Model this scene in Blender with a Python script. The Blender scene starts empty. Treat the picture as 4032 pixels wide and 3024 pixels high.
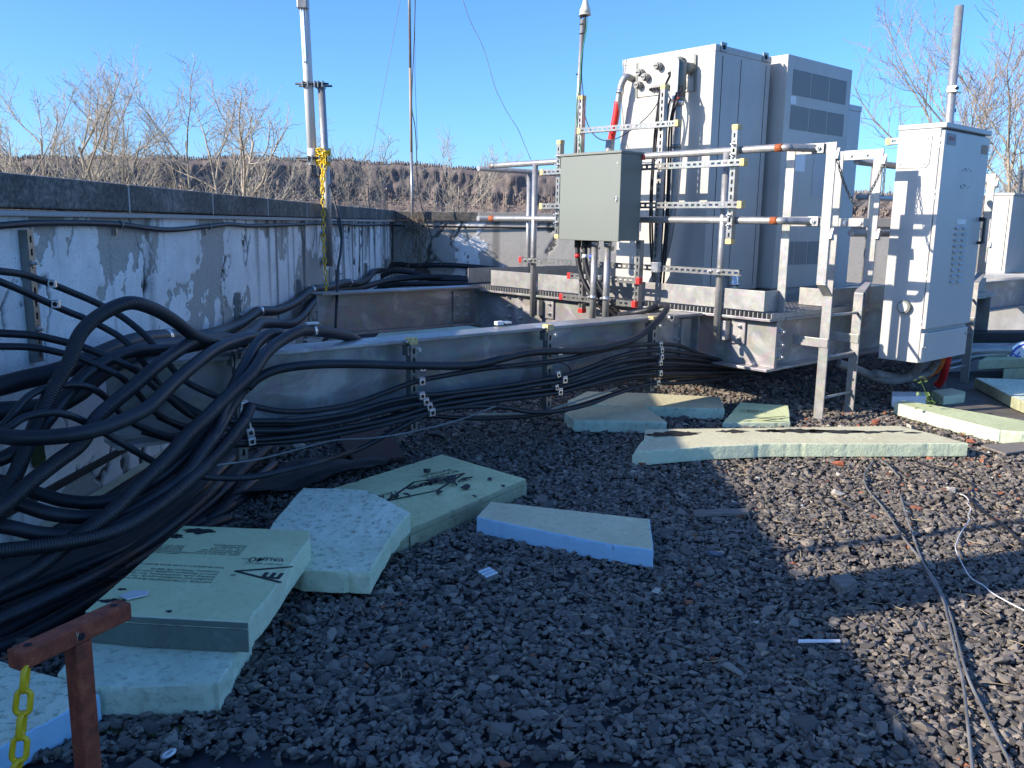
import bpy, bmesh, math, random
import numpy as np
from mathutils import Vector, Matrix, noise as mnoise

random.seed(7)
rng = np.random.default_rng(11)
scn = bpy.context.scene
COL = scn.collection
PI = math.pi

# ------------------------------------------------------------------ camera
H_CAM = 1.25
FPX = 3396.0                      # focal length in pixels of the 4032 x 3024 photograph
PITCH, ROLL, HEAD = math.radians(10.525), math.radians(0.848), math.radians(48.83)
_cp, _sp = math.cos(PITCH), math.sin(PITCH)
CF = np.array([0, _cp, -_sp]); _u = np.array([0, _sp, _cp]); _x = np.array([1.0, 0, 0])
CR = math.cos(ROLL) * _x + math.sin(ROLL) * _u
CU = -math.sin(ROLL) * _x + math.cos(ROLL) * _u
CAM0 = np.array([0, 0, H_CAM])
cam = bpy.data.cameras.new('camera'); camo = bpy.data.objects.new('camera', cam); COL.objects.link(camo)
cam.sensor_width = 36.0; cam.lens = 36.0 * FPX / 4032.0
cam.clip_start = 0.05; cam.clip_end = 9000
camo.matrix_world = Matrix(((CR[0], CU[0], -CF[0], 0), (CR[1], CU[1], -CF[1], 0), (CR[2], CU[2], -CF[2], H_CAM), (0, 0, 0, 1)))
scn.camera = camo

# ------------------------------------------------------------------ sky, sun, exposure
SUN_AZ, SUN_EL = math.radians(-109.0), math.radians(23.8)      # heading clockwise from +Y
world = bpy.data.worlds.new('World'); scn.world = world; world.use_nodes = True
nt = world.node_tree; nt.nodes.clear()
sky = nt.nodes.new('ShaderNodeTexSky'); sky.sky_type = 'NISHITA'; sky.sun_disc = False
sky.sun_elevation = SUN_EL; sky.sun_rotation = SUN_AZ % (2 * PI)
sky.air_density = 1.0; sky.dust_density = 2.0; sky.ozone_density = 10.0; sky.altitude = 1000
bgn = nt.nodes.new('ShaderNodeBackground'); bgn.inputs['Strength'].default_value = 0.15
wo = nt.nodes.new('ShaderNodeOutputWorld')
nt.links.new(sky.outputs[0], bgn.inputs[0]); nt.links.new(bgn.outputs[0], wo.inputs[0])
SUNV = Vector((math.sin(SUN_AZ) * math.cos(SUN_EL), math.cos(SUN_AZ) * math.cos(SUN_EL), math.sin(SUN_EL)))
sl = bpy.data.lights.new('sun', 'SUN'); sl.energy = 4.0; sl.angle = math.radians(0.55); sl.color = (1.0, 0.89, 0.75)
slo = bpy.data.objects.new('sun', sl); COL.objects.link(slo)
slo.rotation_euler = SUNV.to_track_quat('Z', 'Y').to_euler(); slo.location = (-8, -3, 12)
scn.view_settings.view_transform = 'Standard'; scn.view_settings.look = 'None'
scn.view_settings.gamma = 1.0; scn.view_settings.exposure = 1.03
scn.view_settings.use_curve_mapping = False

# ------------------------------------------------------------------ frames and helpers
E1 = np.array([math.sin(HEAD), math.cos(HEAD), 0]); E2 = np.array([-math.cos(HEAD), math.sin(HEAD), 0])
EZ = np.array([0, 0, 1.0]); EX = np.array([1.0, 0, 0]); EY = np.array([0, 1.0, 0])
WALL_A = math.radians(1.39)
WD = np.array([math.sin(WALL_A), math.cos(WALL_A), 0])         # along the left parapet
WN = np.array([math.cos(WALL_A), -math.sin(WALL_A), 0])        # its inner normal
WP0 = np.array([-1.912, 3.777, 0])

def S(s, t, z=0.0): return E1 * s + E2 * t + EZ * z            # platform frame -> world
def ray(px, py): return CR * (px - 2016) / FPX + CU * (1512 - py) / FPX + CF
def pz(px, py, z=0.0):
    d = ray(px, py); return CAM0 + d * ((z - H_CAM) / d[2])
def plane(px, py, p0, n):
    d = ray(px, py); return CAM0 + d * (((p0 - CAM0) @ n) / (d @ n))
def py_(px, py, y): return plane(px, py, EY * y, EY)           # where the sight line is y metres forward
def pt(px, py, t): return plane(px, py, E2 * t, E2)
def ps(px, py, s): return plane(px, py, E1 * s, E1)
def pw(px, py, off=0.0): return plane(px, py, WP0 + WN * off, WN)
def wallp(y, off=0.0, z=0.0):                                   # point on the left parapet by its Y
    return WP0 + WD * ((y - WP0[1]) / WD[1]) + WN * off + EZ * z
def nrm(v): v = np.asarray(v, float); return v / (np.linalg.norm(v) + 1e-12)

def tag(o, label=None, cat=None, group=None, kind=None):
    if label: o['label'] = label
    if cat: o['category'] = cat
    if group: o['group'] = group
    if kind: o['kind'] = kind
    return o

def thing(name, label, cat, loc=(0, 0, 0), group=None):
    o = bpy.data.objects.new(name, None); COL.objects.link(o); o.empty_display_size = 0.1
    o.location = Vector(loc); return tag(o, label, cat, group)

def origin_of(o):
    v = np.array(o.location)
    return v if o.parent is None else v + origin_of(o.parent)

class MB:
    """collects shapes in world coordinates; build() links them as ONE mesh object"""
    def __init__(self):
        self.v = []; self.f = []; self.sm = []; self.a = []; self.n = 0
    def add(self, verts, faces, smooth=False, along=None):
        verts = np.asarray(verts, float)
        self.v.append(verts); k = self.n
        for i, f in enumerate(faces):
            self.f.append(tuple(j + k for j in f)); self.sm.append(smooth if isinstance(smooth, bool) else smooth[i])
        self.a.append(np.zeros(len(verts)) if along is None else np.asarray(along, float))
        self.n += len(verts); return self
    def box(self, c, size, ax=None):
        c = np.asarray(c, float); a, b, d = ax if ax is not None else (EX, EY, EZ)
        h = np.asarray(size, float) / 2
        vs = [c + a * h[0] * i + b * h[1] * j + d * h[2] * k for i in (-1, 1) for j in (-1, 1) for k in (-1, 1)]
        fs = [(0, 1, 3, 2), (4, 6, 7, 5), (0, 4, 5, 1), (2, 3, 7, 6), (0, 2, 6, 4), (1, 5, 7, 3)]
        if np.dot(np.cross(a, b), d) < 0: fs = [f[::-1] for f in fs]
        return self.add(vs, fs)
    def sbox(self, s0, s1, t0, t1, z0, z1):                      # box in the platform frame
        return self.box(S((s0 + s1) / 2, (t0 + t1) / 2, (z0 + z1) / 2), (abs(s1 - s0), abs(t1 - t0), abs(z1 - z0)), (E1, E2, EZ))
    def tube(self, pts, r, n=10, caps=True, along0=0.0):
        P = np.asarray(pts, float); m = len(P)
        R = np.full(m, r) if np.isscalar(r) else np.asarray(r, float)
        T = np.gradient(P, axis=0); T /= (np.linalg.norm(T, axis=1)[:, None] + 1e-12)
        ref = EZ if abs(T[0][2]) < 0.9 else EX
        N = nrm(np.cross(T[0], ref)); vs = []; al = []
        ln = along0 + np.concatenate([[0], np.cumsum(np.linalg.norm(np.diff(P, axis=0), axis=1))])
        ang = np.arange(n) * 2 * PI / n; ca, sa = np.cos(ang), np.sin(ang)
        for i in range(m):
            N = nrm(N - T[i] * (N @ T[i])); B = np.cross(T[i], N)
            vs.append(P[i] + R[i] * (ca[:, None] * N + sa[:, None] * B)); al += [ln[i]] * n
        vs = np.concatenate(vs); fs = []; sm = []
        for i in range(m - 1):
            for j in range(n):
                k = (j + 1) % n; fs.append((i * n + j, i * n + k, (i + 1) * n + k, (i + 1) * n + j)); sm.append(True)
        if caps:
            fs.append(tuple(range(n))[::-1]); sm.append(False)
            fs.append(tuple((m - 1) * n + j for j in range(n))); sm.append(False)
        return self.add(vs, fs, sm, al)
    def cyl(self, p0, p1, r, n=12, r1=None):
        p0, p1 = np.asarray(p0, float), np.asarray(p1, float)
        return self.tube([p0, p1], [r, r if r1 is None else r1], n)
    def prism(self, top, down):                                  # polygon of 3D points, swept by vector down
        top = np.asarray(top, float); bot = top + np.asarray(down, float); n = len(top)
        nn = np.zeros(3)
        for i in range(n): nn += np.cross(top[i], top[(i + 1) % n])
        fs = [tuple(range(n)), tuple(range(n, 2 * n))[::-1]] + [(i, n + i, n + (i + 1) % n, (i + 1) % n) for i in range(n)]
        if nn @ np.asarray(down, float) > 0: fs = [f[::-1] for f in fs]
        return self.add(np.concatenate([top, bot]), fs)
    def ibeam(self, p0, p1, w, h, tf=0.018, tw=0.011, up=EZ):    # p0/p1 on the centre line of the top face
        p0, p1 = np.asarray(p0, float), np.asarray(p1, float); d = nrm(p1 - p0); sd = nrm(np.cross(d, up)); L = np.linalg.norm(p1 - p0)
        c = (p0 + p1) / 2; ax = (d, sd, up)
        self.box(c - up * tf / 2, (L, w, tf), ax); self.box(c - up * (h - tf / 2), (L, w, tf), ax)
        return self.box(c - up * h / 2, (L, tw, h - 2 * tf), ax)
    def hexbolt(self, p, d, r=0.014, l=0.014, shaft=0.022):
        p = np.asarray(p, float); d = nrm(d)
        self.tube([p, p + d * 0.003], r * 1.35, 14); self.tube([p + d * 0.003, p + d * (0.003 + l)], r, 6)
        if shaft: self.tube([p + d * (0.003 + l), p + d * (l + shaft)], r * 0.5, 8)
        return self
    def build(self, name, mat, parent=None, bevel=0.0, seg=2):
        me = bpy.data.meshes.new(name)
        V = np.concatenate(self.v) if self.v else np.zeros((0, 3))
        o0 = origin_of(parent) if parent is not None else np.zeros(3)
        me.from_pydata((V - o0).tolist(), [], self.f)
        me.polygons.foreach_set('use_smooth', self.sm)
        A = np.concatenate(self.a) if self.a else np.zeros(0)
        if A.any():
            at = me.attributes.new('along', 'FLOAT', 'POINT'); at.data.foreach_set('value', A)
        me.materials.append(mat); me.update()
        o = bpy.data.objects.new(name, me); COL.objects.link(o)
        if parent is not None: o.parent = parent
        if bevel:
            b = o.modifiers.new('bevel', 'BEVEL'); b.width = bevel; b.segments = seg; b.limit_method = 'ANGLE'; b.angle_limit = math.radians(40)
        return o

def single(name, mb, mat, label, cat, group=None, bevel=0.0, kind=None, loc=None):
    """a thing that is one mesh: its origin is put at its base"""
    V = np.concatenate(mb.v); base = np.array([*(V[:, :2].mean(0)), V[:, 2].min()]) if loc is None else np.asarray(loc)
    mb.v = [a - base for a in mb.v]
    o = mb.build(name, mat, None, bevel); o.location = Vector(base)
    return tag(o, label, cat, group, kind)

def spline(pts, sub=8):
    """Catmull-Rom through the points"""
    P = np.asarray(pts, float)
    if len(P) < 3:
        return np.array([P[0] + (P[-1] - P[0]) * i / sub for i in range(sub + 1)])
    P = np.vstack([2 * P[0] - P[1], P, 2 * P[-1] - P[-2]]); out = []
    for i in range(1, len(P) - 2):
        a, b, c, d = P[i - 1], P[i], P[i + 1], P[i + 2]
        for k in range(sub):
            u = k / sub
            out.append(0.5 * ((2 * b) + (c - a) * u + (2 * a - 5 * b + 4 * c - d) * u * u + (3 * b - a - 3 * c + d) * u ** 3))
    out.append(P[-2]); return np.array(out)

# ------------------------------------------------------------------ materials
MATS = {}
class NT:
    def __init__(self, name):
        m = bpy.data.materials.new(name); m.use_nodes = True; self.m = m; self.t = m.node_tree
        self.b = self.t.nodes['Principled BSDF']; self.tc = self.t.nodes.new('ShaderNodeTexCoord'); MATS[name] = m
    def n(self, kind, **kw):
        x = self.t.nodes.new('ShaderNode' + kind)
        for k, v in kw.items():
            if hasattr(x, k): setattr(x, k, v)
            else: x.inputs[k.replace('_', ' ')].default_value = v
        return x
    def l(self, a, b): self.t.links.new(a, b)
    def map(self, scale=(1, 1, 1), src='Object', rot=(0, 0, 0)):
        mp = self.n('Mapping'); mp.inputs['Scale'].default_value = scale; mp.inputs['Rotation'].default_value = rot
        self.l(self.tc.outputs[src], mp.inputs['Vector']); return mp.outputs[0]
    def noise(self, scale, detail=4, rough=0.6, vec=None, dist=0.0):
        x = self.n('TexNoise'); x.inputs['Scale'].default_value = scale; x.inputs['Detail'].default_value = detail
        x.inputs['Roughness'].default_value = rough; x.inputs['Distortion'].default_value = dist
        self.l(vec if vec is not None else self.tc.outputs['Object'], x.inputs['Vector']); return x.outputs['Fac']
    def ramp(self, fac, stops, interp='LINEAR'):
        r = self.n('ValToRGB'); r.color_ramp.interpolation = interp; e = r.color_ramp.elements
        while len(e) < len(stops): e.new(0.5)
        for i, (p, c) in enumerate(stops):
            e[i].position = p; e[i].color = (*c, 1) if len(c) == 3 else c
        self.l(fac, r.inputs[0]); return r.outputs[0]
    def math(self, op, a, b=None, clamp=False):
        x = self.n('Math', operation=op); x.use_clamp = clamp
        for i, q in enumerate((a, b)):
            if q is None: continue
            if isinstance(q, (int, float)): x.inputs[i].default_value = q
            else: self.l(q, x.inputs[i])
        return x.outputs[0]
    def mix(self, fac, a, b, mode='MIX'):
        x = self.n('MixRGB', blend_type=mode)
        for i, q in enumerate((fac, a, b)):
            if isinstance(q, (int, float)): x.inputs[i].default_value = q
            elif isinstance(q, tuple): x.inputs[i].default_value = (*q, 1)
            else: self.l(q, x.inputs[i])
        return x.outputs[0]
    def bump(self, h, strength=0.3, dist=0.01, prev=None):
        b = self.n('Bump'); b.inputs['Strength'].default_value = strength; b.inputs['Distance'].default_value = dist
        self.l(h, b.inputs['Height'])
        if prev is not None: self.l(prev, b.inputs['Normal'])
        return b.outputs[0]
    def done(self, col=None, rough=None, metal=None, nrm_=None, spec=None):
        B = self.b
        for k, q in (('Base Color', col), ('Roughness', rough), ('Metallic', metal), ('Specular IOR Level', spec)):
            if q is None: continue
            if isinstance(q, tuple): B.inputs[k].default_value = (*q, 1)
            elif isinstance(q, (int, float)): B.inputs[k].default_value = q
            else: self.l(q, B.inputs[k])
        if nrm_ is not None: self.l(nrm_, B.inputs['Normal'])
        return self.m

def m_paint(name, col, rough=0.42, dirt=0.12, scale=3.0, metal=0.0, bumps=0.0):
    k = NT(name); a = k.noise(scale, 5, 0.65); st = k.noise(1.0, 3, 0.6, k.map((9, 9, 0.7)))
    d = tuple(c * (1 - dirt * 2.2) for c in col)
    c = k.mix(k.math('MULTIPLY', k.ramp(a, [(0.35, (0, 0, 0)), (0.75, (1, 1, 1))]), 0.6), col, d)
    c = k.mix(k.math('MULTIPLY', k.ramp(st, [(0.5, (0, 0, 0)), (0.8, (1, 1, 1))]), dirt * 2), c, tuple(x * 0.6 for x in col))
    r = k.math('ADD', k.math('MULTIPLY', a, 0.25), rough - 0.12)
    nb = k.bump(k.noise(90, 2), bumps, 0.002) if bumps else None
    return k.done(c, r, metal, nb)

def m_galv(name, lo, hi, rough=0.42, metal=0.75, scale=14, streak=0.3, patch=0.0):
    k = NT(name)
    vo = k.n('TexVoronoi'); vo.inputs['Scale'].default_value = scale * 4; k.l(k.tc.outputs['Object'], vo.inputs['Vector'])
    a = k.noise(scale, 6, 0.7); b = k.noise(1.6, 4, 0.6, k.map((1.0, 1.0, 1.8)), 0.6)
    f = k.math('ADD', k.math('MULTIPLY', a, 0.55), k.math('MULTIPLY', b, 0.45))
    c = k.ramp(f, [(0.32, lo), (0.68, hi)])
    c = k.mix(0.13, c, vo.outputs['Color'], 'SOFT_LIGHT')
    st = k.noise(1.0, 4, 0.6, k.map((30, 30, 1.2)))
    c = k.mix(k.math('MULTIPLY', k.ramp(st, [(0.55, (0, 0, 0)), (0.85, (1, 1, 1))]), streak), c, tuple(x * 0.45 for x in lo))
    if patch:
        p = k.ramp(k.noise(2.3, 5, 0.62, k.map((1, 1, 1.5)), 1.2), [(0.5, (0, 0, 0)), (0.66, (1, 1, 1))])
        c = k.mix(k.math('MULTIPLY', p, patch), c, tuple(min(1, x * 1.9) for x in hi))
    r = k.math('ADD', k.math('MULTIPLY', a, 0.3), rough - 0.15)
    return k.done(c, r, metal, k.bump(a, 0.12, 0.003))

def m_plain(name, col, rough=0.5, metal=0.0, var=0.15, scale=20, bump=0.0):
    k = NT(name); a = k.noise(scale, 4)
    c = k.mix(a, tuple(x * (1 - var) for x in col), tuple(min(1, x * (1 + var)) for x in col))
    return k.done(c, rough, metal, k.bump(a, bump, 0.004) if bump else None)

def m_cable(name, col, ribs=0.0, pitch=0.008, rough=0.47):
    k = NT(name); at = k.n('Attribute'); at.attribute_name = 'along'
    a = k.noise(6, 4, 0.6)
    c = k.mix(k.ramp(a, [(0.4, (0, 0, 0)), (0.8, (1, 1, 1))]), col, tuple(min(1, x * 2.4 + 0.006) for x in col))
    sp = k.ramp(k.noise(140, 2, 0.5), [(0.68, (0, 0, 0)), (0.74, (1, 1, 1))])
    c = k.mix(k.math('MULTIPLY', sp, 0.25), c, (0.12, 0.11, 0.10))
    r = k.math('ADD', k.math('MULTIPLY', a, 0.3), rough - 0.13)
    nb = None
    if ribs:
        w = k.math('SINE', k.math('MULTIPLY', at.outputs['Fac'], 2 * PI / pitch)); nb = k.bump(w, ribs, 0.0016)
    nb = k.bump(k.noise(9, 3), 0.1, 0.01, nb)
    return k.done(c, r, 0.0, nb, 0.5)

def m_foam(name, col, dirt, amt=0.5, spots=0.5, rough=0.8, pit=0.5):
    k = NT(name); a = k.noise(3.2, 6, 0.68, None, 0.5); b = k.noise(38, 5, 0.7); c3 = k.noise(11, 5, 0.7, k.map((1, 2.2, 1)))
    c = k.mix(k.math('MULTIPLY', k.ramp(a, [(0.35, (0, 0, 0)), (0.72, (1, 1, 1))]), amt), col, dirt)
    c = k.mix(k.math('MULTIPLY', k.ramp(b, [(0.52, (0, 0, 0)), (0.72, (1, 1, 1))]), spots), c, tuple(x * 0.5 for x in dirt))
    c = k.mix(k.math('MULTIPLY', k.ramp(c3, [(0.66, (0, 0, 0)), (0.72, (1, 1, 1))]), 0.7), c, (0.06, 0.055, 0.045))
    w = k.ramp(k.noise(7, 4, 0.6), [(0.68, (0, 0, 0)), (0.74, (1, 1, 1))])
    c = k.mix(k.math('MULTIPLY', w, 0.5), c, tuple(min(1, x * 1.35 + 0.05) for x in col))
    nb = k.bump(b, pit, 0.006); nb = k.bump(a, 0.3, 0.02, nb)
    return k.done(c, rough, 0.0, nb, 0.3)

# galvanised steel, painted sheet metal, plastics
M_BEAM = m_galv('beam_galvanised', (0.23, 0.225, 0.215), (0.35, 0.34, 0.325), 0.40, 0.4, 4, 0.22, 0.55)
M_GALV = m_galv('galvanised_steel', (0.26, 0.255, 0.24), (0.42, 0.415, 0.395), 0.42, 0.45, 14, 0.2)
M_PIPE = m_galv('galvanised_pipe', (0.30, 0.295, 0.285), (0.46, 0.455, 0.44), 0.40, 0.5, 22, 0.15)
M_STRUT = m_galv('strut_zinc', (0.19, 0.19, 0.18), (0.33, 0.33, 0.31), 0.36, 0.7, 26, 0.15)
M_CLAMP = m_galv('bright_zinc', (0.62, 0.62, 0.60), (0.85, 0.85, 0.83), 0.25, 0.85, 40, 0.0)
M_BOLT = m_galv('bolt_zinc', (0.40, 0.40, 0.39), (0.65, 0.65, 0.63), 0.35, 0.7, 40, 0.0)
M_CABW = m_paint('cabinet_white', (0.52, 0.495, 0.44), 0.42, 0.09, 2.2)
M_CABR = m_paint('cabinet_light_grey', (0.50, 0.49, 0.46), 0.38, 0.05, 2.0)
M_PANEL = m_paint('panel_grey_green', (0.19, 0.205, 0.172), 0.40, 0.05, 2.0)
M_GRILLE = m_plain('grille_mesh', (0.26, 0.255, 0.24), 0.6, 0.3, 0.2, 200, 0.6)
M_DARK = m_plain('dark_void', (0.012, 0.012, 0.014), 0.8)
M_BLACK = m_plain('black_rubber', (0.018, 0.018, 0.02), 0.45)
M_RED = m_plain('red_plastic', (0.62, 0.025, 0.02), 0.4)
M_BLUE = m_plain('blue_tape', (0.02, 0.12, 0.60), 0.4)
M_WHITE = m_plain('white_plastic', (0.78, 0.78, 0.76), 0.4)
M_YELLOW = m_plain('yellow_plastic', (0.80, 0.52, 0.012), 0.38, 0, 0.12, 30)
M_CABLE = m_cable('cable_black', (0.010, 0.0105, 0.013), 0.0)
M_CABRIB = m_cable('cable_corrugated', (0.012, 0.0125, 0.015), 0.55, 0.0085)
M_WIREG = m_cable('wire_grey', (0.12, 0.118, 0.112), 0.0, 0.01, 0.5)
M_GREENW = m_plain('green_wire', (0.01, 0.22, 0.10), 0.4)
M_CHAIN = m_galv('chain_steel', (0.14, 0.14, 0.13), (0.30, 0.30, 0.28), 0.45, 0.7, 60, 0.1)
M_GLASSW = m_paint('fibreglass_white', (0.66, 0.66, 0.63), 0.35, 0.08, 3.0)
M_CREAM = m_paint('cream_plastic', (0.70, 0.66, 0.52), 0.4, 0.05)

k = NT('rust_paint'); a = k.noise(34, 6, 0.75); b = k.noise(7, 5, 0.7)
c = k.ramp(a, [(0.3, (0.14, 0.035, 0.018)), (0.55, (0.34, 0.075, 0.032)), (0.75, (0.44, 0.14, 0.05))])
c = k.mix(k.ramp(b, [(0.62, (0, 0, 0)), (0.68, (1, 1, 1))]), c, (0.20, 0.06, 0.045))
c = k.mix(k.ramp(k.noise(1.0, 5, 0.7, k.map((24, 24, 5))), [(0.70, (0, 0, 0)), (0.73, (1, 1, 1))]), c, (0.50, 0.40, 0.26))
M_RUST = k.done(c, 0.75, 0.1, k.bump(a, 0.7, 0.004))
k = NT('rust_band'); a = k.noise(60, 5, 0.7)
M_RUSTB = k.done(k.ramp(a, [(0.35, (0.22, 0.05, 0.015)), (0.7, (0.42, 0.12, 0.03))]), 0.8, 0, k.bump(a, 0.4, 0.002))
k = NT('foam_end_cap'); v = k.n('TexVoronoi'); v.inputs['Scale'].default_value = 150; k.l(k.tc.outputs['Object'], v.inputs['Vector'])
c = k.ramp(v.outputs['Distance'], [(0.22, (0.20, 0.10, 0.02)), (0.45, (0.72, 0.55, 0.24))])
M_CAP = k.done(c, 0.7, 0, k.bump(v.outputs['Distance'], 0.5, 0.003))

# foam boards: weathered skin on top, fresher cut sides
M_FOAM_GREEN = m_foam('foam_green_printed', (0.66, 0.71, 0.39), (0.42, 0.45, 0.23), 0.5, 0.25, 0.7, 0.15)
M_FOAM_OLIVE = m_foam('foam_olive_weathered', (0.64, 0.69, 0.39), (0.38, 0.39, 0.19), 0.65, 0.4, 0.85, 0.5)
M_FOAM_ROUGH = m_foam('foam_rough_teal', (0.84, 0.88, 0.68), (0.27, 0.32, 0.15), 0.5, 0.95, 0.9, 1.0)
M_FOAM_TEAL = m_foam('foam_teal', (0.70, 0.80, 0.60), (0.34, 0.39, 0.26), 0.65, 0.6, 0.85, 0.7)
M_FOAM_CUT = m_foam('foam_pale_cut', (0.70, 0.76, 0.52), (0.52, 0.58, 0.37), 0.5, 0.3, 0.85, 0.7)
M_FOAM_SIDE = m_foam('foam_dirty_side', (0.42, 0.44, 0.28), (0.19, 0.15, 0.08), 0.7, 0.45, 0.9, 0.5)
M_FOAM_BLUE = m_foam('foam_blue_cut', (0.40, 0.63, 0.78), (0.33, 0.54, 0.70), 0.5, 0.1, 0.8, 0.35)
M_FOAM_PALE = m_foam('foam_bleached', (0.68, 0.64, 0.42), (0.47, 0.41, 0.25), 0.55, 0.4, 0.88, 0.6)
M_INK = m_plain('black_ink', (0.018, 0.022, 0.02), 0.7)
k = NT('tar'); M_TAR = k.done(k.ramp(k.noise(20, 5), [(0.3, (0.006, 0.006, 0.006)), (0.8, (0.03, 0.028, 0.025))]), 0.7, 0, k.bump(k.noise(60, 4), 0.6, 0.006))
# ================================================================== the setting
def vnoise(x, y, seed=0):
    r = np.random.default_rng(seed); L = r.random((256, 256))
    xi = np.floor(x).astype(int); yi = np.floor(y).astype(int); fx = x - xi; fy = y - yi
    fx = fx * fx * (3 - 2 * fx); fy = fy * fy * (3 - 2 * fy)
    g = lambda a, b: L[a % 256, b % 256]
    return (g(xi, yi) * (1 - fx) + g(xi + 1, yi) * fx) * (1 - fy) + (g(xi, yi + 1) * (1 - fx) + g(xi + 1, yi + 1) * fx) * fy
def fbm(x, y, seed=0, oct=5, gain=0.5):
    s = 0; a = 1; tot = 0
    for i in range(oct):
        s = s + a * vnoise(x * 2 ** i + 17.3 * i, y * 2 ** i + 5.1 * i, seed + i); tot += a; a *= gain
    return s / tot

def mesh_np(name, V, F, mat, attrs=None, smooth=False):
    """fast triangle or quad mesh from numpy arrays"""
    me = bpy.data.meshes.new(name); n, k = F.shape
    me.vertices.add(len(V)); me.vertices.foreach_set('co', np.ascontiguousarray(V, np.float32).ravel())
    me.loops.add(n * k); me.loops.foreach_set('vertex_index', np.ascontiguousarray(F, np.int32).ravel())
    me.polygons.add(n); me.polygons.foreach_set('loop_start', np.arange(0, n * k, k, dtype=np.int32))
    me.polygons.foreach_set('use_smooth', np.full(n, smooth))
    for nm, val in (attrs or {}).items():
        at = me.attributes.new(nm, 'FLOAT', 'POINT'); at.data.foreach_set('value', np.ascontiguousarray(val, np.float32))
    me.materials.append(mat); me.update(calc_edges=True); me.validate()
    o = bpy.data.objects.new(name, me); COL.objects.link(o); return o

# ---- ground far below, and the roof deck
k = NT('far_ground'); M_FAR = k.done(k.ramp(k.noise(0.02, 6), [(0.3, (0.05, 0.045, 0.04)), (0.7, (0.11, 0.09, 0.075))]), 0.95)
g = MB().box((0, 1200, -14.5), (9000, 9000, 1)); tag(g.build('ground', M_FAR), kind='structure')
k = NT('roof_membrane'); a = k.noise(5, 6, 0.7); b = k.noise(40, 4, 0.7)
c = k.ramp(a, [(0.3, (0.020, 0.021, 0.026)), (0.7, (0.055, 0.056, 0.062))])
c = k.mix(k.ramp(b, [(0.6, (0, 0, 0)), (0.75, (1, 1, 1))]), c, (0.10, 0.095, 0.085))
M_MEMB = k.done(c, 0.7, 0, k.bump(b, 0.3, 0.004))
roof = MB().box((9.0, 4.65, -0.25), (22.4, 15.9, 0.5)); tag(roof.build('roof_deck', M_MEMB), kind='structure')
facade = MB().box((9.0, 4.65, -7.3), (22.0, 15.5, 13.4))
single('building', facade, m_paint('facade_brick', (0.30, 0.24, 0.20), 0.9), 'brick building whose flat roof carries all the equipment', 'building')

# dirty slab beneath the right-hand ladder
k = NT('roof_slab_dirty'); a = k.noise(4, 6, 0.7); b = k.noise(45, 5, 0.7)
c = k.ramp(a, [(0.3, (0.085, 0.075, 0.062)), (0.7, (0.17, 0.15, 0.13))]); c = k.mix(k.ramp(b, [(0.55, (0, 0, 0)), (0.7, (1, 1, 1))]), c, (0.05, 0.045, 0.04))
M_SLAB = k.done(c, 0.9, 0, k.bump(b, 0.5, 0.006))
SLAB = [pz(3560, 1640), pz(3740, 1690), pz(4200, 1790), pz(4500, 1560), pz(4120, 1455), pz(3800, 1450), pz(3640, 1500)]
slab = MB().prism([p + EZ * 0.012 for p in SLAB], (0, 0, -0.010)); tag(slab.build('roof_slab', M_SLAB), kind='structure')

# ---- gravel: every stone is real geometry, the whole bed is one stuff object
k = NT('gravel_stone'); at = k.n('Attribute'); at.attribute_name = 'tint'
a = k.noise(120, 4, 0.7); 
c = k.ramp(at.outputs['Fac'], [(0.0, (0.115, 0.101, 0.086)), (0.30, (0.180, 0.158, 0.134)), (0.55, (0.235, 0.204, 0.168)), (0.74, (0.31, 0.266, 0.213)),
                               (0.82, (0.30, 0.245, 0.18)), (0.915, (0.36, 0.13, 0.06)), (0.945, (0.42, 0.34, 0.24)), (0.985, (0.60, 0.55, 0.46))], 'CONSTANT')
c = k.mix(k.math('MULTIPLY', a, 0.4), c, (0.06, 0.056, 0.052))
M_STONE = k.done(c, 0.78, 0, k.bump(a, 0.4, 0.002), 0.35)
def stone_variants(n):
    out = []
    for i in range(n):
        bm = bmesh.new(); q = random.randint(9, 13)
        for _ in range(q):
            v = Vector((random.gauss(0, 1), random.gauss(0, 1), random.gauss(0, 1))).normalized()
            m = max(abs(v.x), abs(v.y), abs(v.z)); v = v.lerp(v / m, 0.45)
            bm.verts.new((v.x * random.uniform(0.85, 1.35), v.y * random.uniform(0.7, 1.0), v.z * random.uniform(0.40, 0.68)))
        r = bmesh.ops.convex_hull(bm, input=bm.verts)
        bmesh.ops.delete(bm, geom=list({e for e in r['geom_interior'] + r['geom_unused'] if isinstance(e, bmesh.types.BMVert)}), context='VERTS')
        bmesh.ops.triangulate(bm, faces=bm.faces); bmesh.ops.recalc_face_normals(bm, faces=bm.faces); bm.verts.index_update()
        out.append((np.array([v.co[:] for v in bm.verts]), np.array([[v.index for v in f.verts] for f in bm.faces]))); bm.free()
    return out
VAR = stone_variants(26)
def in_poly(x, y, poly):
    inside = np.zeros(len(x), bool); n = len(poly)
    for i in range(n):
        x0, y0 = poly[i][:2]; x1, y1 = poly[(i + 1) % n][:2]
        c = ((y0 > y) != (y1 > y)) & (x < (x1 - x0) * (y - y0) / (y1 - y0 + 1e-12) + x0); inside ^= c
    return inside
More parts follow.
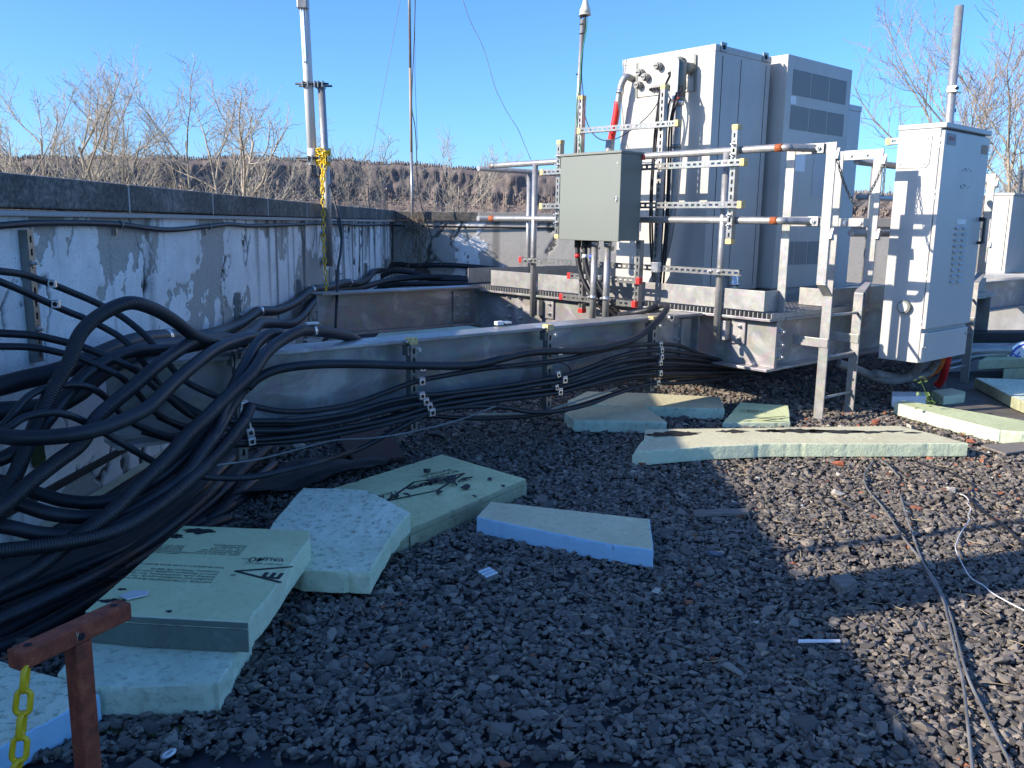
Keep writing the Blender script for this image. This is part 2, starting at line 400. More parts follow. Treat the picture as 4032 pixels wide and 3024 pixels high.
def scatter(density, y0, y1, seed, x0=-1.6, x1=5.2):
    r = np.random.default_rng(seed); n = int(density * (x1 - x0) * (y1 - y0))
    x = r.uniform(x0, x1, n); y = r.uniform(y0, y1, n)
    d0 = np.stack([x, y, np.full(n, -H_CAM)], 1); w = d0 @ CF
    u = 2016 + FPX * (d0 @ CR) / w; v = 1512 - FPX * (d0 @ CU) / w
    ok = (u > -260) & (u < 4300) & (v < 3300) & ~in_poly(x, y, SLAB)
    edge = -1.34 + 0.09 * np.sin(y * 5) + 0.05 * np.sin(y * 13)         # bare membrane strip beside the parapet
    ok &= x > edge
    return x[ok], y[ok]
GX, GY = [], []
for dns, a0, a1, sd in ((5600, 1.25, 2.6, 1), (4700, 2.6, 3.7, 2), (3300, 3.7, 5.0, 3), (1900, 5.0, 7.0, 4), (450, 7.0, 11.0, 5)):
    x, y = scatter(dns, a0, a1, sd); GX.append(x); GY.append(y)
GX = np.concatenate(GX); GY = np.concatenate(GY); NG = len(GX)
# a dark bare gap of membrane runs across the near edge of the bed
gap = np.abs(GY - (1.775 + 0.02 * np.sin(GX * 7))) - 0.035
keep = ~((gap < 0) & (GX < 0.35) & (rng.random(NG) < 0.93)); GX = GX[keep]; GY = GY[keep]; NG = len(GX)
size = 0.0100 * np.exp(rng.normal(0, 0.36, NG)) * np.where(GY > 5, 1.25, 1.0)
yaw = rng.uniform(0, 2 * PI, NG); tx = rng.normal(0, 0.28, NG); ty = rng.normal(0, 0.28, NG)
hz = 0.004 + rng.random(NG) * 0.015 + 0.010 * fbm(GX * 2.5, GY * 2.5, 40)
tint = rng.random(NG) * 0.80
far = 1 / (1 + np.exp(-(GX - 1.1) * 3)) * np.clip((GY - 3.0) / 1.2, 0, 1)    # brick bits and pale stones near the ladder
odd = rng.random(NG) < 0.014 + 0.13 * far; tint[odd] = rng.uniform(0.82, 1.0, odd.sum())
sel = rng.integers(0, len(VAR), NG); Vs, Fs, Ts, off = [], [], [], 0
for vi, (bv, bf) in enumerate(VAR):
    ii = np.where(sel == vi)[0]; m = len(ii)
    if not m: continue
    P = bv[None] * size[ii][:, None, None] * rng.uniform(0.8, 1.2, (m, 1, 3))
    cx, sx = np.cos(tx[ii])[:, None], np.sin(tx[ii])[:, None]; P = np.stack([P[..., 0], P[..., 1] * cx - P[..., 2] * sx, P[..., 1] * sx + P[..., 2] * cx], -1)
    cx, sx = np.cos(ty[ii])[:, None], np.sin(ty[ii])[:, None]; P = np.stack([P[..., 0] * cx + P[..., 2] * sx, P[..., 1], -P[..., 0] * sx + P[..., 2] * cx], -1)
    cx, sx = np.cos(yaw[ii])[:, None], np.sin(yaw[ii])[:, None]; P = np.stack([P[..., 0] * cx - P[..., 1] * sx, P[..., 0] * sx + P[..., 1] * cx, P[..., 2]], -1)
    P += np.stack([GX[ii], GY[ii], hz[ii]], 1)[:, None]
    Vs.append(P.reshape(-1, 3)); nv = len(bv)
    Fs.append((bf[None] + (np.arange(m) * nv)[:, None, None] + off).reshape(-1, 3)); Ts.append(np.repeat(tint[ii], nv)); off += m * nv
gravel = mesh_np('gravel', np.concatenate(Vs), np.concatenate(Fs), M_STONE, {'tint': np.concatenate(Ts)})
tag(gravel, 'dark angular roof ballast stones covering the roof', 'gravel', kind='stuff')

# ---- left parapet: peeling white paint over grey render, stone coping
k = NT('peeling_wall')
pe = k.n('Attribute'); pe.attribute_name = 'peel'; sk = k.n('Attribute'); sk.attribute_name = 'streak'; cr = k.n('Attribute'); cr.attribute_name = 'crack'
fine = k.noise(70, 5, 0.75); mid = k.noise(6, 6, 0.7)
paint = k.ramp(mid, [(0.3, (0.66, 0.645, 0.60)), (0.6, (0.86, 0.84, 0.79))])
grey = k.ramp(fine, [(0.3, (0.33, 0.31, 0.27)), (0.7, (0.52, 0.49, 0.43))])
c = k.mix(k.math('GREATER_THAN', pe.outputs['Fac'], 0.5), paint, grey)
sf = k.math('MULTIPLY', sk.outputs['Fac'], k.ramp(fine, [(0.25, (0.4, 0.4, 0.4)), (0.7, (1.3, 1.3, 1.3))]), True)
c = k.mix(sf, c, (0.045, 0.045, 0.042))
sp = k.math('MULTIPLY', k.ramp(k.noise(110, 3, 0.6), [(0.60, (0, 0, 0)), (0.66, (1, 1, 1))]), k.ramp(mid, [(0.42, (0, 0, 0)), (0.6, (0.8, 0.8, 0.8))]))
c = k.mix(sp, c, (0.10, 0.095, 0.085))
c = k.mix(cr.outputs['Fac'], c, (0.012, 0.012, 0.012))
M_WALL = k.done(c, 0.85, 0, k.bump(fine, 0.35, 0.004))
def wall_face(name, P0, D, N, L, z0, z1, step, seed, parent, wet, peelamt):
    nu, nv = int(L / step) + 1, int((z1 - z0) / step) + 1
    U, Z = np.meshgrid(np.linspace(0, L, nu), np.linspace(z0, z1, nv), indexing='ij')
    warp = fbm(U * 3, Z * 3, seed + 9) * 0.8
    f = fbm(U * 1.5 + warp, Z * 1.1 + warp, seed, 7, 0.62)
    hgt = np.clip((Z - z0) / (z1 - z0), 0, 1)
    peel = (f + 0.05 * hgt > peelamt).astype(float)
    cn = np.abs(fbm(U * 1.1 + warp * 0.8, Z * 0.8 + warp, seed + 30, 4) - 0.5); cmask = fbm(U * 0.7, Z * 0.7, seed + 50, 3)
    crack = np.clip(1.3 - cn / 0.0085, 0, 1) * (cmask > 0.46)
    st = fbm(U * 11, Z * 0.35, seed + 70, 4); fade = np.clip((Z - z0 - 0.25) / (z1 - z0 - 0.3), 0, 1)
    wetu = np.interp(U, wet[0], wet[1])
    streak = np.clip((st - (0.66 - 0.22 * wetu * fade)) * 6, 0, 1) * (0.25 + 0.75 * wetu) + np.clip((Z - z1 + 0.07) / 0.07, 0, 1) * 0.5
    dep = -0.007 * peel + 0.006 * (fbm(U * 4, Z * 4, seed + 90, 5) - 0.5) - 0.012 * crack
    V = P0 + D * U[..., None] + EZ * Z[..., None] + N * dep[..., None]
    idx = np.arange(nu * nv).reshape(nu, nv)
    F = np.stack([idx[:-1, :-1], idx[1:, :-1], idx[1:, 1:], idx[:-1, 1:]], -1).reshape(-1, 4)
    o = mesh_np(name, V.reshape(-1, 3), F, M_WALL, {'peel': peel.ravel(), 'streak': np.clip(streak, 0, 1).ravel(), 'crack': crack.ravel()}, True)
    o.parent = parent; return o
Z_COP0, Z_COP1 = 1.276, 1.404
lw = thing('parapet_wall', 'long left parapet with peeling white paint under dark stone coping', 'wall')
L0 = wallp(0.2); core = MB().box((wallp(5.2) + wallp(5.2)) / 2 - WN * 0.165 + EZ * (Z_COP0 / 2), (0.30, 14.6, Z_COP0), (WN, WD, EZ)); core.build('wall_core', M_SLAB, lw)
wall_face('painted_face', wallp(2.4), WD, WN, 9.95, 0.0, Z_COP0, 0.0105, 3, lw, ([0, 1.5, 3.5, 4.6, 10], [0.45, 0.4, 0.4, 0.9, 1.0]), 0.555)
MB().box(wallp(0.2, -0.01, Z_COP0 / 2), (0.02, 4.4, Z_COP0), (WN, WD, EZ)).build('painted_face', M_WALL, lw)
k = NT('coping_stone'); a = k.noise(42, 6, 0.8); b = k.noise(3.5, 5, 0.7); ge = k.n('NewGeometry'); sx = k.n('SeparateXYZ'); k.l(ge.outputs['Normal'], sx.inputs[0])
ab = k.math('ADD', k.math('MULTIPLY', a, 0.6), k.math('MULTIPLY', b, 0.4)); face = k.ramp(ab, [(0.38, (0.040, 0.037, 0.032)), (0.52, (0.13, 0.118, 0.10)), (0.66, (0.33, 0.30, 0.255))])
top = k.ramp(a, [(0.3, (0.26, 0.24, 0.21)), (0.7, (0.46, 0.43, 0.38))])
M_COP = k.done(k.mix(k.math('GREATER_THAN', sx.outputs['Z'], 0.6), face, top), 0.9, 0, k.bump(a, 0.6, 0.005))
k = NT('coping_stone_pale'); a = k.noise(55, 5, 0.75)
M_COPB = k.done(k.ramp(a, [(0.3, (0.16, 0.15, 0.135)), (0.75, (0.36, 0.34, 0.30))]), 0.9, 0, k.bump(a, 0.6, 0.005))
M_MORT = m_plain('mortar', (0.42, 0.41, 0.39), 0.9, 0, 0.25, 60, 0.4)
joints = [4.26 + 1.1 * i for i in range(-3, 8)]
edges_ = [0.0] + joints + [12.66]
for a0, a1 in zip(edges_[:-1], edges_[1:]):
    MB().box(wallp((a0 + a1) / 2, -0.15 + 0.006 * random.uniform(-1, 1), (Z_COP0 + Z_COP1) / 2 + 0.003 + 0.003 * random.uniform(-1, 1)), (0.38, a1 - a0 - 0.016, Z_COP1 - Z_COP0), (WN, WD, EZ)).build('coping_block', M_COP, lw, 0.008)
for j in joints:
    MB().box(wallp(j, -0.15, (Z_COP0 + Z_COP1) / 2), (0.374, 0.0155, Z_COP1 - Z_COP0 - 0.008), (WN, WD, EZ)).build('mortar_joint', M_MORT, lw)
MB().box(wallp(6.2, 0.012, Z_COP0 - 0.014), (0.026, 12.2, 0.024), (WN, WD, EZ)).build('coping_bed', M_MORT, lw, 0.006)
MB().box(wallp(5.8, 0.006, 0.135), (0.014, 10.6, 0.035), (WN, WD, EZ)).build('flashing_strip', M_TAR, lw, 0.004)
MB().box(wallp(5.8, 0.03, 0.010), (0.05, 10.6, 0.012), (WN, WD, EZ)).build('edge_strip', M_FOAM_PALE, lw, 0.003)

# ---- back parapet
bw = thing('parapet_wall', 'far sunlit grey parapet across the back of the roof', 'wall', (-1.7, 12.32, 0))
B0 = wallp(12.32)
core = MB().box(B0 + WN * 9.0 + WD * 0.165 + EZ * (Z_COP0 / 2), (18.6, 0.30, Z_COP0), (WN, WD, EZ)); core.build('wall_core', M_SLAB, bw)
fb = wall_face('painted_face', B0 + WD * 0.0, WN, -WD, 11.0, 0.0, Z_COP0, 0.022, 21, bw, ([0, 1.2, 2, 10], [0.9, 0.5, 0.2, 0.15]), 0.36)
fb.location = -Vector(origin_of(bw))
for i in range(15):
    a0 = -0.02 + 1.22 * i
    MB().box(B0 + WN * (a0 + 0.61) + WD * 0.15 + EZ * ((Z_COP0 + Z_COP1) / 2 + 0.001), (1.205, 0.37, Z_COP1 - Z_COP0 - 0.004), (WN, WD, EZ)).build('coping_block', M_COP if i < 1 else M_COPB, bw, 0.008)
    MB().box(B0 + WN * a0 + WD * 0.15 + EZ * ((Z_COP0 + Z_COP1) / 2), (0.0145, 0.364, Z_COP1 - Z_COP0 - 0.012), (WN, WD, EZ)).build('mortar_joint', M_MORT, bw)

# ---- the far cliffs across the river
k = NT('cliff_rock'); zz = k.n('Attribute'); zz.attribute_name = 'hrel'
v1 = k.noise(0.11, 6, 0.72, k.map((1.0, 1.0, 0.16))); v2 = k.noise(0.3, 5, 0.7, k.map((1, 1, 0.5)))
rock = k.ramp(v1, [(0.36, (0.10, 0.088, 0.088)), (0.52, (0.165, 0.135, 0.12)), (0.68, (0.27, 0.215, 0.175))])  # distance haze is put into these ridge tones: paler, less contrast
wood = k.ramp(v2, [(0.3, (0.13, 0.10, 0.085)), (0.7, (0.24, 0.185, 0.15))])
c = k.mix(k.ramp(k.math('ADD', zz.outputs['Fac'], k.math('MULTIPLY', k.math('SUBTRACT', v1, 0.5), 0.5)), [(0.40, (1, 1, 1)), (0.50, (0, 0, 0)), (0.84, (0, 0, 0)), (0.90, (1, 1, 1))]), rock, wood)
M_CLIFF = k.done(c, 0.95)
RD = 1000.0
prof_px = np.array([-1600, -600, 0, 500, 1000, 1300, 1600, 1900, 2150, 2600, 3100, 3400, 3700, 4100, 4700, 5600])
prof_py = np.array([590, 596, 602, 604, 600, 612, 628, 648, 668, 700, 735, 752, 765, 775, 790, 800])
nu, nv = 760, 34
pxs = np.linspace(-1600, 5600, nu); topz = []; dirs = []
for px, py in zip(pxs, np.interp(pxs, prof_px, prof_py)):
    d = ray(px, py); d = d / math.hypot(d[0], d[1]); topz.append(H_CAM + RD * d[2]); dirs.append(d[:2])
topz = np.array(topz); dirs = np.array(dirs); topz += 5 * (fbm(pxs / 60, pxs * 0, 5, 4) - 0.5)
J = np.linspace(0, 1, nv); V = np.zeros((nu, nv, 3)); HR = np.zeros((nu, nv))
for j, u in enumerate(J):                                        # talus slope, rock wall, wooded top
    if u < 0.42: q = u / 0.42; rad = RD - 260 * (1 - q) ** 1.1; hz_ = -0.9 + 1.25 * q
    elif u < 0.80: q = (u - 0.42) / 0.38; rad = RD + 10 * q; hz_ = 0.35 + 0.52 * q
    elif u < 0.90: q = (u - 0.80) / 0.10; rad = RD + 14 + 40 * q; hz_ = 0.87 + 0.13 * q
    else: q = (u - 0.90) / 0.10; rad = RD + 54 + 400 * q; hz_ = 1.0 - 0.3 * q
    rough = (fbm(pxs / 9, np.full(nu, j * 0.25), 60, 4) - 0.5) * (9 if 0.36 < u < 0.84 else 5) + (fbm(pxs / 45, np.full(nu, j * 0.12), 66, 3) - 0.5) * 12
    V[:, j, :2] = dirs * (rad - rough)[:, None]; V[:, j, 2] = topz * hz_ + (fbm(pxs / 5, np.full(nu, j * 1.3), 61, 3) - 0.5) * 3; HR[:, j] = hz_
idx = np.arange(nu * nv).reshape(nu, nv)
F = np.stack([idx[:-1, :-1], idx[1:, :-1], idx[1:, 1:], idx[:-1, 1:]], -1).reshape(-1, 4)
cl = mesh_np('cliff_hills', V.reshape(-1, 3), F, M_CLIFF, {'hrel': HR.ravel()}, True); tag(cl, kind='structure')
# bare woods on the ridge and the slopes below the rock: one mass
k = NT('far_woods'); at = k.n('Attribute'); at.attribute_name = 'tint'
M_WOODS = k.done(k.ramp(at.outputs['Fac'], [(0.0, (0.13, 0.105, 0.09)), (0.5, (0.21, 0.165, 0.135)), (1.0, (0.30, 0.245, 0.20))]), 1.0)
n = 30000; ii = rng.integers(0, nu - 1, n); jj = np.where(rng.random(n) < 0.45, rng.integers(28, 32, n), rng.integers(2, 18, n))
jf = rng.random(n); base = V[ii, jj] * (1 - jf[:, None]) + V[ii, np.minimum(jj + 1, nv - 1)] * jf[:, None]
hh = rng.uniform(1.2, 4.2, n); ww = hh * rng.uniform(0.2, 0.5, n); a = rng.uniform(0, PI, n)
bl = np.array([[0, 0, 0], [1, 0, 0.45], [-0.5, 0.87, 0.5], [-0.5, -0.87, 0.4], [0.5, -0.3, 0.8], [-0.2, 0.1, 1.0]])
bf = np.array([[0, 2, 1], [0, 3, 2], [0, 1, 3], [1, 2, 4], [1, 4, 3], [2, 5, 4], [3, 4, 5], [2, 3, 5]])
P = bl[None] * np.stack([ww, ww, hh], 1)[:, None]; ca, sa = np.cos(a)[:, None], np.sin(a)[:, None]
P = np.stack([P[..., 0] * ca - P[..., 1] * sa, P[..., 0] * sa + P[..., 1] * ca, P[..., 2]], -1) + base[:, None]
Fw = (bf[None] + (np.arange(n) * 6)[:, None, None]).reshape(-1, 3)
tag(mesh_np('far_woods', P.reshape(-1, 3), Fw, M_WOODS, {'tint': np.repeat(rng.random(n), 6)}), 'brown bare winter woods along the cliff ridge', 'woods', kind='stuff')

# ---- bare trees
k = NT('bark_pale'); a = k.noise(9, 5, 0.7, k.map((1, 1, 0.4)))
M_BARK = k.done(k.ramp(a, [(0.3, (0.20, 0.165, 0.12)), (0.6, (0.44, 0.38, 0.28)), (0.8, (0.60, 0.53, 0.41))]), 0.9)
k = NT('bark_twig'); a = k.noise(5, 4, 0.7)
M_TWIG = k.done(k.ramp(a, [(0.3, (0.28, 0.24, 0.185)), (0.7, (0.62, 0.55, 0.43))]), 0.9)
M_TWIGR = m_plain('bark_twig_reddish', (0.36, 0.295, 0.23), 0.9, 0, 0.3, 5)
def bare_tree(label, base, top_z, spread, seed, trunk_r=0.13, forks=5, upsweep=0.75, lean=(0, 0), fine=1.0, start=0.35, twig_mat=None, name='bare_tree'):
    R = random.Random(seed); base = np.asarray(base, float); Ht = top_z - base[2]; trunk_r *= 1.6
    wood = MB(); twig = MB()
    def rv(): return np.array([R.gauss(0, 1), R.gauss(0, 1), R.gauss(0, 1)])
    def grow(p, d, ln, r, lv):
        nseg = {0: 8, 1: 7, 2: 5, 3: 4}[lv]; pts = [p]; dd = nrm(d)
        for i in range(nseg):
            dd = nrm(dd + rv() * (0.045 if lv == 0 else 0.10 if lv < 2 else 0.16) + EZ * (0.05 + 0.06 * upsweep * (lv > 0)))
            pts.append(pts[-1] + dd * ln / nseg)
        rad = np.linspace(r, r * (0.15 if lv == 0 else 0.28 if lv < 3 else 0.45), len(pts))
        (wood if lv < 2 else twig).tube(pts, rad, {0: 8, 1: 6, 2: 4, 3: 3}[lv], False)
        if lv == 3: return
        cnt = {0: forks, 1: int(11 * fine), 2: int(7 * fine)}[lv]; lo = {0: start, 1: 0.22, 2: 0.12}[lv]
        for c in range(cnt):
            u = lo + (1 - lo) * (c + R.random() * 0.8) / cnt; u = min(u, 0.985)
            f = u * nseg; i = min(int(f), nseg - 1); q = pts[i] + (pts[i + 1] - pts[i]) * (f - i)
            ax = nrm(pts[i + 1] - pts[i]); side = rv(); side = nrm(side - ax * (side @ ax))
            side = nrm(side + EZ * 0.25); ang = math.radians(R.uniform(30, 66) * (1.15 if lv == 0 else 1))
            nd = ax * math.cos(ang) + side * math.sin(ang)
            rr = rad[i] * (R.uniform(0.5, 0.72) if lv == 0 else R.uniform(0.38, 0.6)); 
            L = {0: spread * R.uniform(0.75, 1.3), 1: ln * R.uniform(0.26, 0.48) * (1.15 - 0.5 * u), 2: ln * R.uniform(0.30, 0.55)}[lv]
            grow(q, nd, L, max(rr, 0.0064), lv + 1)
    grow(base, np.array([lean[0], lean[1], 1.0]), Ht * 0.86, trunk_r, 0)
    t = thing(name, label, 'tree', base, 'bare trees beyond the parapets')
    wood.build('trunk', M_BARK, t); twig.build('crown', twig_mat or M_TWIG, t); return t
def tree_at(label, px, py_top, dist, spread, seed, **kw):
    d = ray(px, 800); d = d / d[1]; tp = ray(px, py_top); tp = tp / tp[1]
    return bare_tree(label, (d[0] * dist, dist, -6.0), H_CAM + tp[2] * dist, spread, seed, **kw)
tree_at('low spreading bare tree at the left edge of the picture', 90, 430, 22, 2.3, 1, trunk_r=0.08, forks=13, start=0.55)
tree_at('broad bare tree with long whip shoots, second from the left edge', 360, 345, 24, 2.6, 2, trunk_r=0.12, forks=17, start=0.50, lean=(-0.01, 0))
tree_at('bare tree with dense low twigs between the left-edge tree and the whip-shoot tree', 215, 330, 26, 2.3, 41, trunk_r=0.09, forks=14, start=0.5)
tree_at('slim bare tree close behind the whip-shoot tree', 480, 330, 27, 2.3, 42, trunk_r=0.09, forks=15, start=0.5)
tree_at('bushy bare tree left of the pale-trunked tree', 730, 340, 26, 2.2, 43, trunk_r=0.09, forks=14, start=0.52)
tree_at('narrow bare tree between the whip-shoot tree and the pale-trunked tree', 590, 330, 23, 2.3, 33, trunk_r=0.10, forks=14, start=0.50)
tree_at('tallest bare pale-trunked tree just left of the yellow chain pole', 860, 280, 21, 2.1, 4, trunk_r=0.10, forks=14, start=0.52)
tree_at('bare tree with upright limbs right behind the white tube antenna', 1010, 350, 24, 2.3, 5, trunk_r=0.10, forks=13, start=0.54)
tree_at('thin low bare tree immediately right of the yellow chain', 1290, 530, 26, 1.7, 6, trunk_r=0.07, forks=10, start=0.64)
tree_at('thin low bare tree left of the tall rusty mast', 1470, 520, 26, 1.8, 7, trunk_r=0.07, forks=11, start=0.64)
tree_at('low fan-shaped bare tree right of the tall rusty mast', 1740, 515, 25, 2.0, 8, trunk_r=0.07, forks=11, start=0.64)
tree_at('big fine-twigged bare tree behind the light grey cabinet and its pole', 3790, 190, 22, 2.9, 9, trunk_r=0.085, forks=30, start=0.44, twig_mat=M_TWIGR)
tree_at('bare tree cut by the right edge of the picture', 4060, 230, 18, 2.3, 10, trunk_r=0.08, forks=26, start=0.44, twig_mat=M_TWIGR)
tree_at('small gnarled bare tree seen through the ladder cage', 3400, 590, 17, 1.0, 12, trunk_r=0.09, forks=9, start=0.64)
# ================================================================== steelwork
def bolts(root, pts, d, r=0.014, mat=None):
    for p in pts: MB().hexbolt(p, d, r).build('bolt', mat or M_BOLT, root)

ZT, BH = 0.672, 0.345            # top of steel, depth of the beams
# ---- beams that carry the platform
nb = thing('steel_beam', 'near grey I-beam running behind the cable bundle to the platform', 'beam', S(3, 3.66, ZT - BH), 'platform support beams')
MB().ibeam(S(1.02, 3.66, ZT), S(4.84, 3.66, ZT), 0.18, BH).build('beam_section', M_BEAM, nb, 0.003)
MB().sbox(4.838, 4.85, 3.60, 3.72, ZT - BH + 0.03, ZT - 0.03).build('end_plate', M_BEAM, nb)
MB().sbox(4.70, 4.80, 3.632, 3.655, ZT - BH + 0.04, ZT - 0.04).build('connection_angle', M_BEAM, nb, 0.002)
bolts(nb, [S(4.66, 3.655, z) for z in (0.41, 0.50, 0.59)], -E2)
fbm_ = thing('steel_beam', 'far grey I-beam from the left parapet to the platform corner', 'beam', S(4, 6.08, ZT - BH), 'platform support beams')
MB().ibeam(S(3.28, 6.08, 0.70), S(4.86, 6.08, 0.70), 0.18, BH).build('beam_section', M_BEAM, fbm_, 0.003)
MB().sbox(4.60, 4.78, 6.055, 6.07, 0.40, 0.66).build('connection_plate', M_BEAM, fbm_, 0.002)
bolts(fbm_, [S(s, 6.055, z) for s in (4.64, 4.74) for z in (0.45, 0.53, 0.61)], -E2)

# ---- platform frame, grating, toe boards
pf = thing('steel_platform', 'raised galvanised grating platform carrying the equipment cabinets', 'platform', S(6.5, 4.5, 0))
MB().ibeam(S(4.95, 3.06, ZT), S(4.95, 6.25, ZT), 0.18, BH).build('side_girder', M_BEAM, pf, 0.003)
MB().ibeam(S(8.45, 3.06, ZT), S(8.45, 6.25, ZT), 0.18, BH).build('side_girder', M_BEAM, pf, 0.003)
MB().ibeam(S(5.05, 3.15, ZT - 0.002), S(8.35, 3.15, ZT - 0.002), 0.18, BH - 0.004).build('end_girder', M_BEAM, pf, 0.003)
MB().ibeam(S(5.05, 6.16, ZT - 0.002), S(8.35, 6.16, ZT - 0.002), 0.18, BH - 0.004).build('end_girder', M_BEAM, pf, 0.003)
MB().ibeam(S(5.05, 4.6, ZT - 0.002), S(8.35, 4.6, ZT - 0.002), 0.15, BH - 0.06).build('joist', M_BEAM, pf, 0.003)
for s_, t_ in ((5.1, 6.0), (8.3, 6.0), (8.3, 3.3), (5.2, 4.75)):
    MB().sbox(s_ - 0.06, s_ + 0.06, t_ - 0.06, t_ + 0.06, 0.0, ZT - BH).build('leg', M_BEAM, pf, 0.003)
MB().sbox(4.935, 4.965, 3.055, 3.062, ZT - BH + 0.02, ZT - 0.02).build('end_plate', M_BEAM, pf)
bolts(pf, [S(4.99, 3.06, z) for z in (0.42, 0.50, 0.585)], -E2, 0.017)
bolts(pf, [S(5.09, 3.143, z) for z in (0.42, 0.50, 0.585)], -E2, 0.017)
bolts(pf, [S(4.944, t, z) for t in (5.55, 5.7) for z in (0.45, 0.54, 0.62)] , -E1, 0.015)
# grating: every bearing bar is its own part
bar = MB().sbox(4.875, 8.52, -0.0026, 0.0026, ZT + 0.001, ZT + 0.034)
b0 = bar.build('bearing_bar', M_GALV, pf); tb = [3.062 + 0.034 * i for i in range(92)]
base_loc = Vector(E2 * tb[0]); b0.location = base_loc
for t_ in tb[1:]:
    o = b0.copy(); COL.objects.link(o); o.location = Vector(E2 * t_)
rod = MB().cyl(S(0, 3.06, ZT + 0.030), S(0, 6.16, ZT + 0.030), 0.004, 5); r0 = rod.build('cross_rod', M_GALV, pf); r0.location = Vector(E1 * 4.93)
for i in range(1, 36):
    o = r0.copy(); COL.objects.link(o); o.location = Vector(E1 * (4.93 + 0.102 * i))
def toe(s0, s1, t0, t1, z0=0.715, z1=0.848): MB().sbox(s0, s1, t0, t1, z0, z1).build('toe_board', M_GALV, pf, 0.002)
toe(4.868, 4.876, 3.115, 3.425); toe(4.868, 4.876, 3.485, 5.26); toe(4.868, 4.876, 5.335, 5.87)
toe(4.876, 5.06, 3.115, 3.123); toe(5.66, 5.668, 3.12, 3.34, 0.708, 0.83); toe(5.668, 8.45, 3.12, 3.128, 0.708, 0.83)
toe(5.655, 8.45, 3.128, 3.18, 0.822, 0.829); toe(4.876, 8.45, 6.2, 6.208)
MB().sbox(5.6575, 5.6595, 3.119, 3.135, 0.709, 0.829).build('rust_streak', M_RUSTB, pf)

# ---- railing
SR = 4.85; ZR1, ZR2, RP = 1.735, 1.293, 0.0235
rl = thing('pipe_railing', 'galvanised two-pipe railing along the near platform edge', 'railing', S(SR, 4.4, 0.5))
for zt in (ZR1, ZR2):
    tc_ = 3.0
    MB().tube(spline([S(SR, 5.86, zt), S(SR, 5.2, zt), S(SR, 4.4, zt), S(SR, 3.6, zt), S(SR, 3.08, zt), S(SR + 0.035, 3.01, zt), S(SR + 0.12, 2.955, zt), S(SR + 0.165, 2.925, zt)], 6), RP, 14).build('rail', M_PIPE, rl)
    MB().cyl(S(SR, 3.095, zt), S(SR, 3.045, zt), RP + 0.0008, 14).build('rust_band', M_RUSTB, rl)
    MB().cyl(S(SR, 5.868, zt), S(SR, 5.80, zt), RP + 0.0008, 14).build('rail_end', M_RUSTB if zt == ZR2 else M_BEAM, rl)
    MB().box(S(SR + 0.168, 2.905, zt), (0.008, 0.075, 0.06), (E1, E2, EZ)).build('end_lug', M_GALV, rl, 0.002)
    MB().hexbolt(S(SR + 0.164, 2.90, zt), -E1, 0.016, 0.012, 0.012).build('bolt', M_BOLT, rl)
for t_ in (3.455, 5.30):
    p = MB(); p.cyl(S(SR, t_, 0.49), S(SR, t_, ZR1), RP, 14); p.build('post', M_PIPE, rl)
    MB().sbox(SR + 0.02, 4.94, t_ - 0.055, t_ + 0.03, 0.50, 0.63).build('post_bracket', M_BEAM, rl, 0.003)
    MB().sbox(4.925, 4.938, t_ - 0.17, t_ - 0.06, 0.48, 0.64).build('base_plate', M_BEAM, rl, 0.002)
    bolts(rl, [S(4.925, t_ - 0.13, 0.52), S(4.925, t_ - 0.13, 0.60)], -E1, 0.013)
rb = thing('pipe_railing', 'darker pipe railing along the back edge of the platform', 'railing', S(6.5, 6.22, 0.6))
for zt in (ZR1, ZR2): MB().cyl(S(5.0, 6.22, zt), S(8.5, 6.22, zt), RP, 12).build('rail', M_PIPE, rb)
for s_ in (5.62, 6.9, 8.4): MB().cyl(S(s_, 6.22, 0.5), S(s_, 6.22, ZR1), RP, 12).build('post', M_PIPE, rb)
rr = thing('pipe_railing', 'shaded pipe railing between the ladder and the light grey cabinet', 'railing', S(6.3, 3.02, 0.55))
for zt, sa_, ta_ in ((1.70, 5.72, 3.02), (1.53, 7.46, 3.9), (1.22, 5.72, 3.02)): MB().cyl(S(sa_, ta_, zt), S(7.05 if ta_ < 3.5 else 8.2, ta_, zt), RP, 12).build('rail', M_PIPE, rr)
for s_ in (5.98,): MB().cyl(S(s_, 3.02, 0.55), S(s_, 3.02, 1.70), RP, 12).build('post', M_PIPE, rr)

# ---- slotted strut
def strut(p0, p1, face, w=0.041, d=0.041, slot=0.028, pitch=0.048, sw=0.014, name='strut', parent=None, mat=None, caps=None, off=0.02):
    """U channel from p0 to p1 whose slotted web looks along `face`"""
    p0, p1 = np.asarray(p0, float), np.asarray(p1, float); a = nrm(p1 - p0); f = nrm(face - a * (a @ face)); b = np.cross(f, a)
    L = np.linalg.norm(p1 - p0); c = (p0 + p1) / 2; th = 0.0026; m = MB(); ax = (a, b, f)
    for sgn in (-1, 1):
        m.box(c + b * sgn * (w / 2 - th / 2) - f * d / 2, (L, th, d), ax)
        m.box(c + b * sgn * (w / 2 - 0.004) - f * (d - th / 2), (L, 0.008, th), ax)
        sw2 = (w - sw) / 2; m.box(c + b * sgn * (w / 2 - sw2 / 2) - f * (th / 2 - 0.0003), (L, sw2, th), ax)
    x = -L / 2 + off; prev = -L / 2
    while x + slot < L / 2:
        m.box(c + a * (prev + x) / 2 - f * th / 2, (x - prev, sw + 0.0005, th), ax); prev = x + slot; x += pitch
    m.box(c + a * (prev + L / 2) / 2 - f * th / 2, (L / 2 - prev, sw + 0.0005, th), ax)
    o = m.build(name, mat or M_STRUT, parent)
    for end, mt in (caps or {}).items():
        q = p0 if end == 0 else p1; sg = -1 if end == 0 else 1
        MB().box(q + a * sg * 0.008 - f * d / 2, (0.034, w + 0.006, d + 0.006), ax).build('end_cap', mt, o, 0.003)
    return o
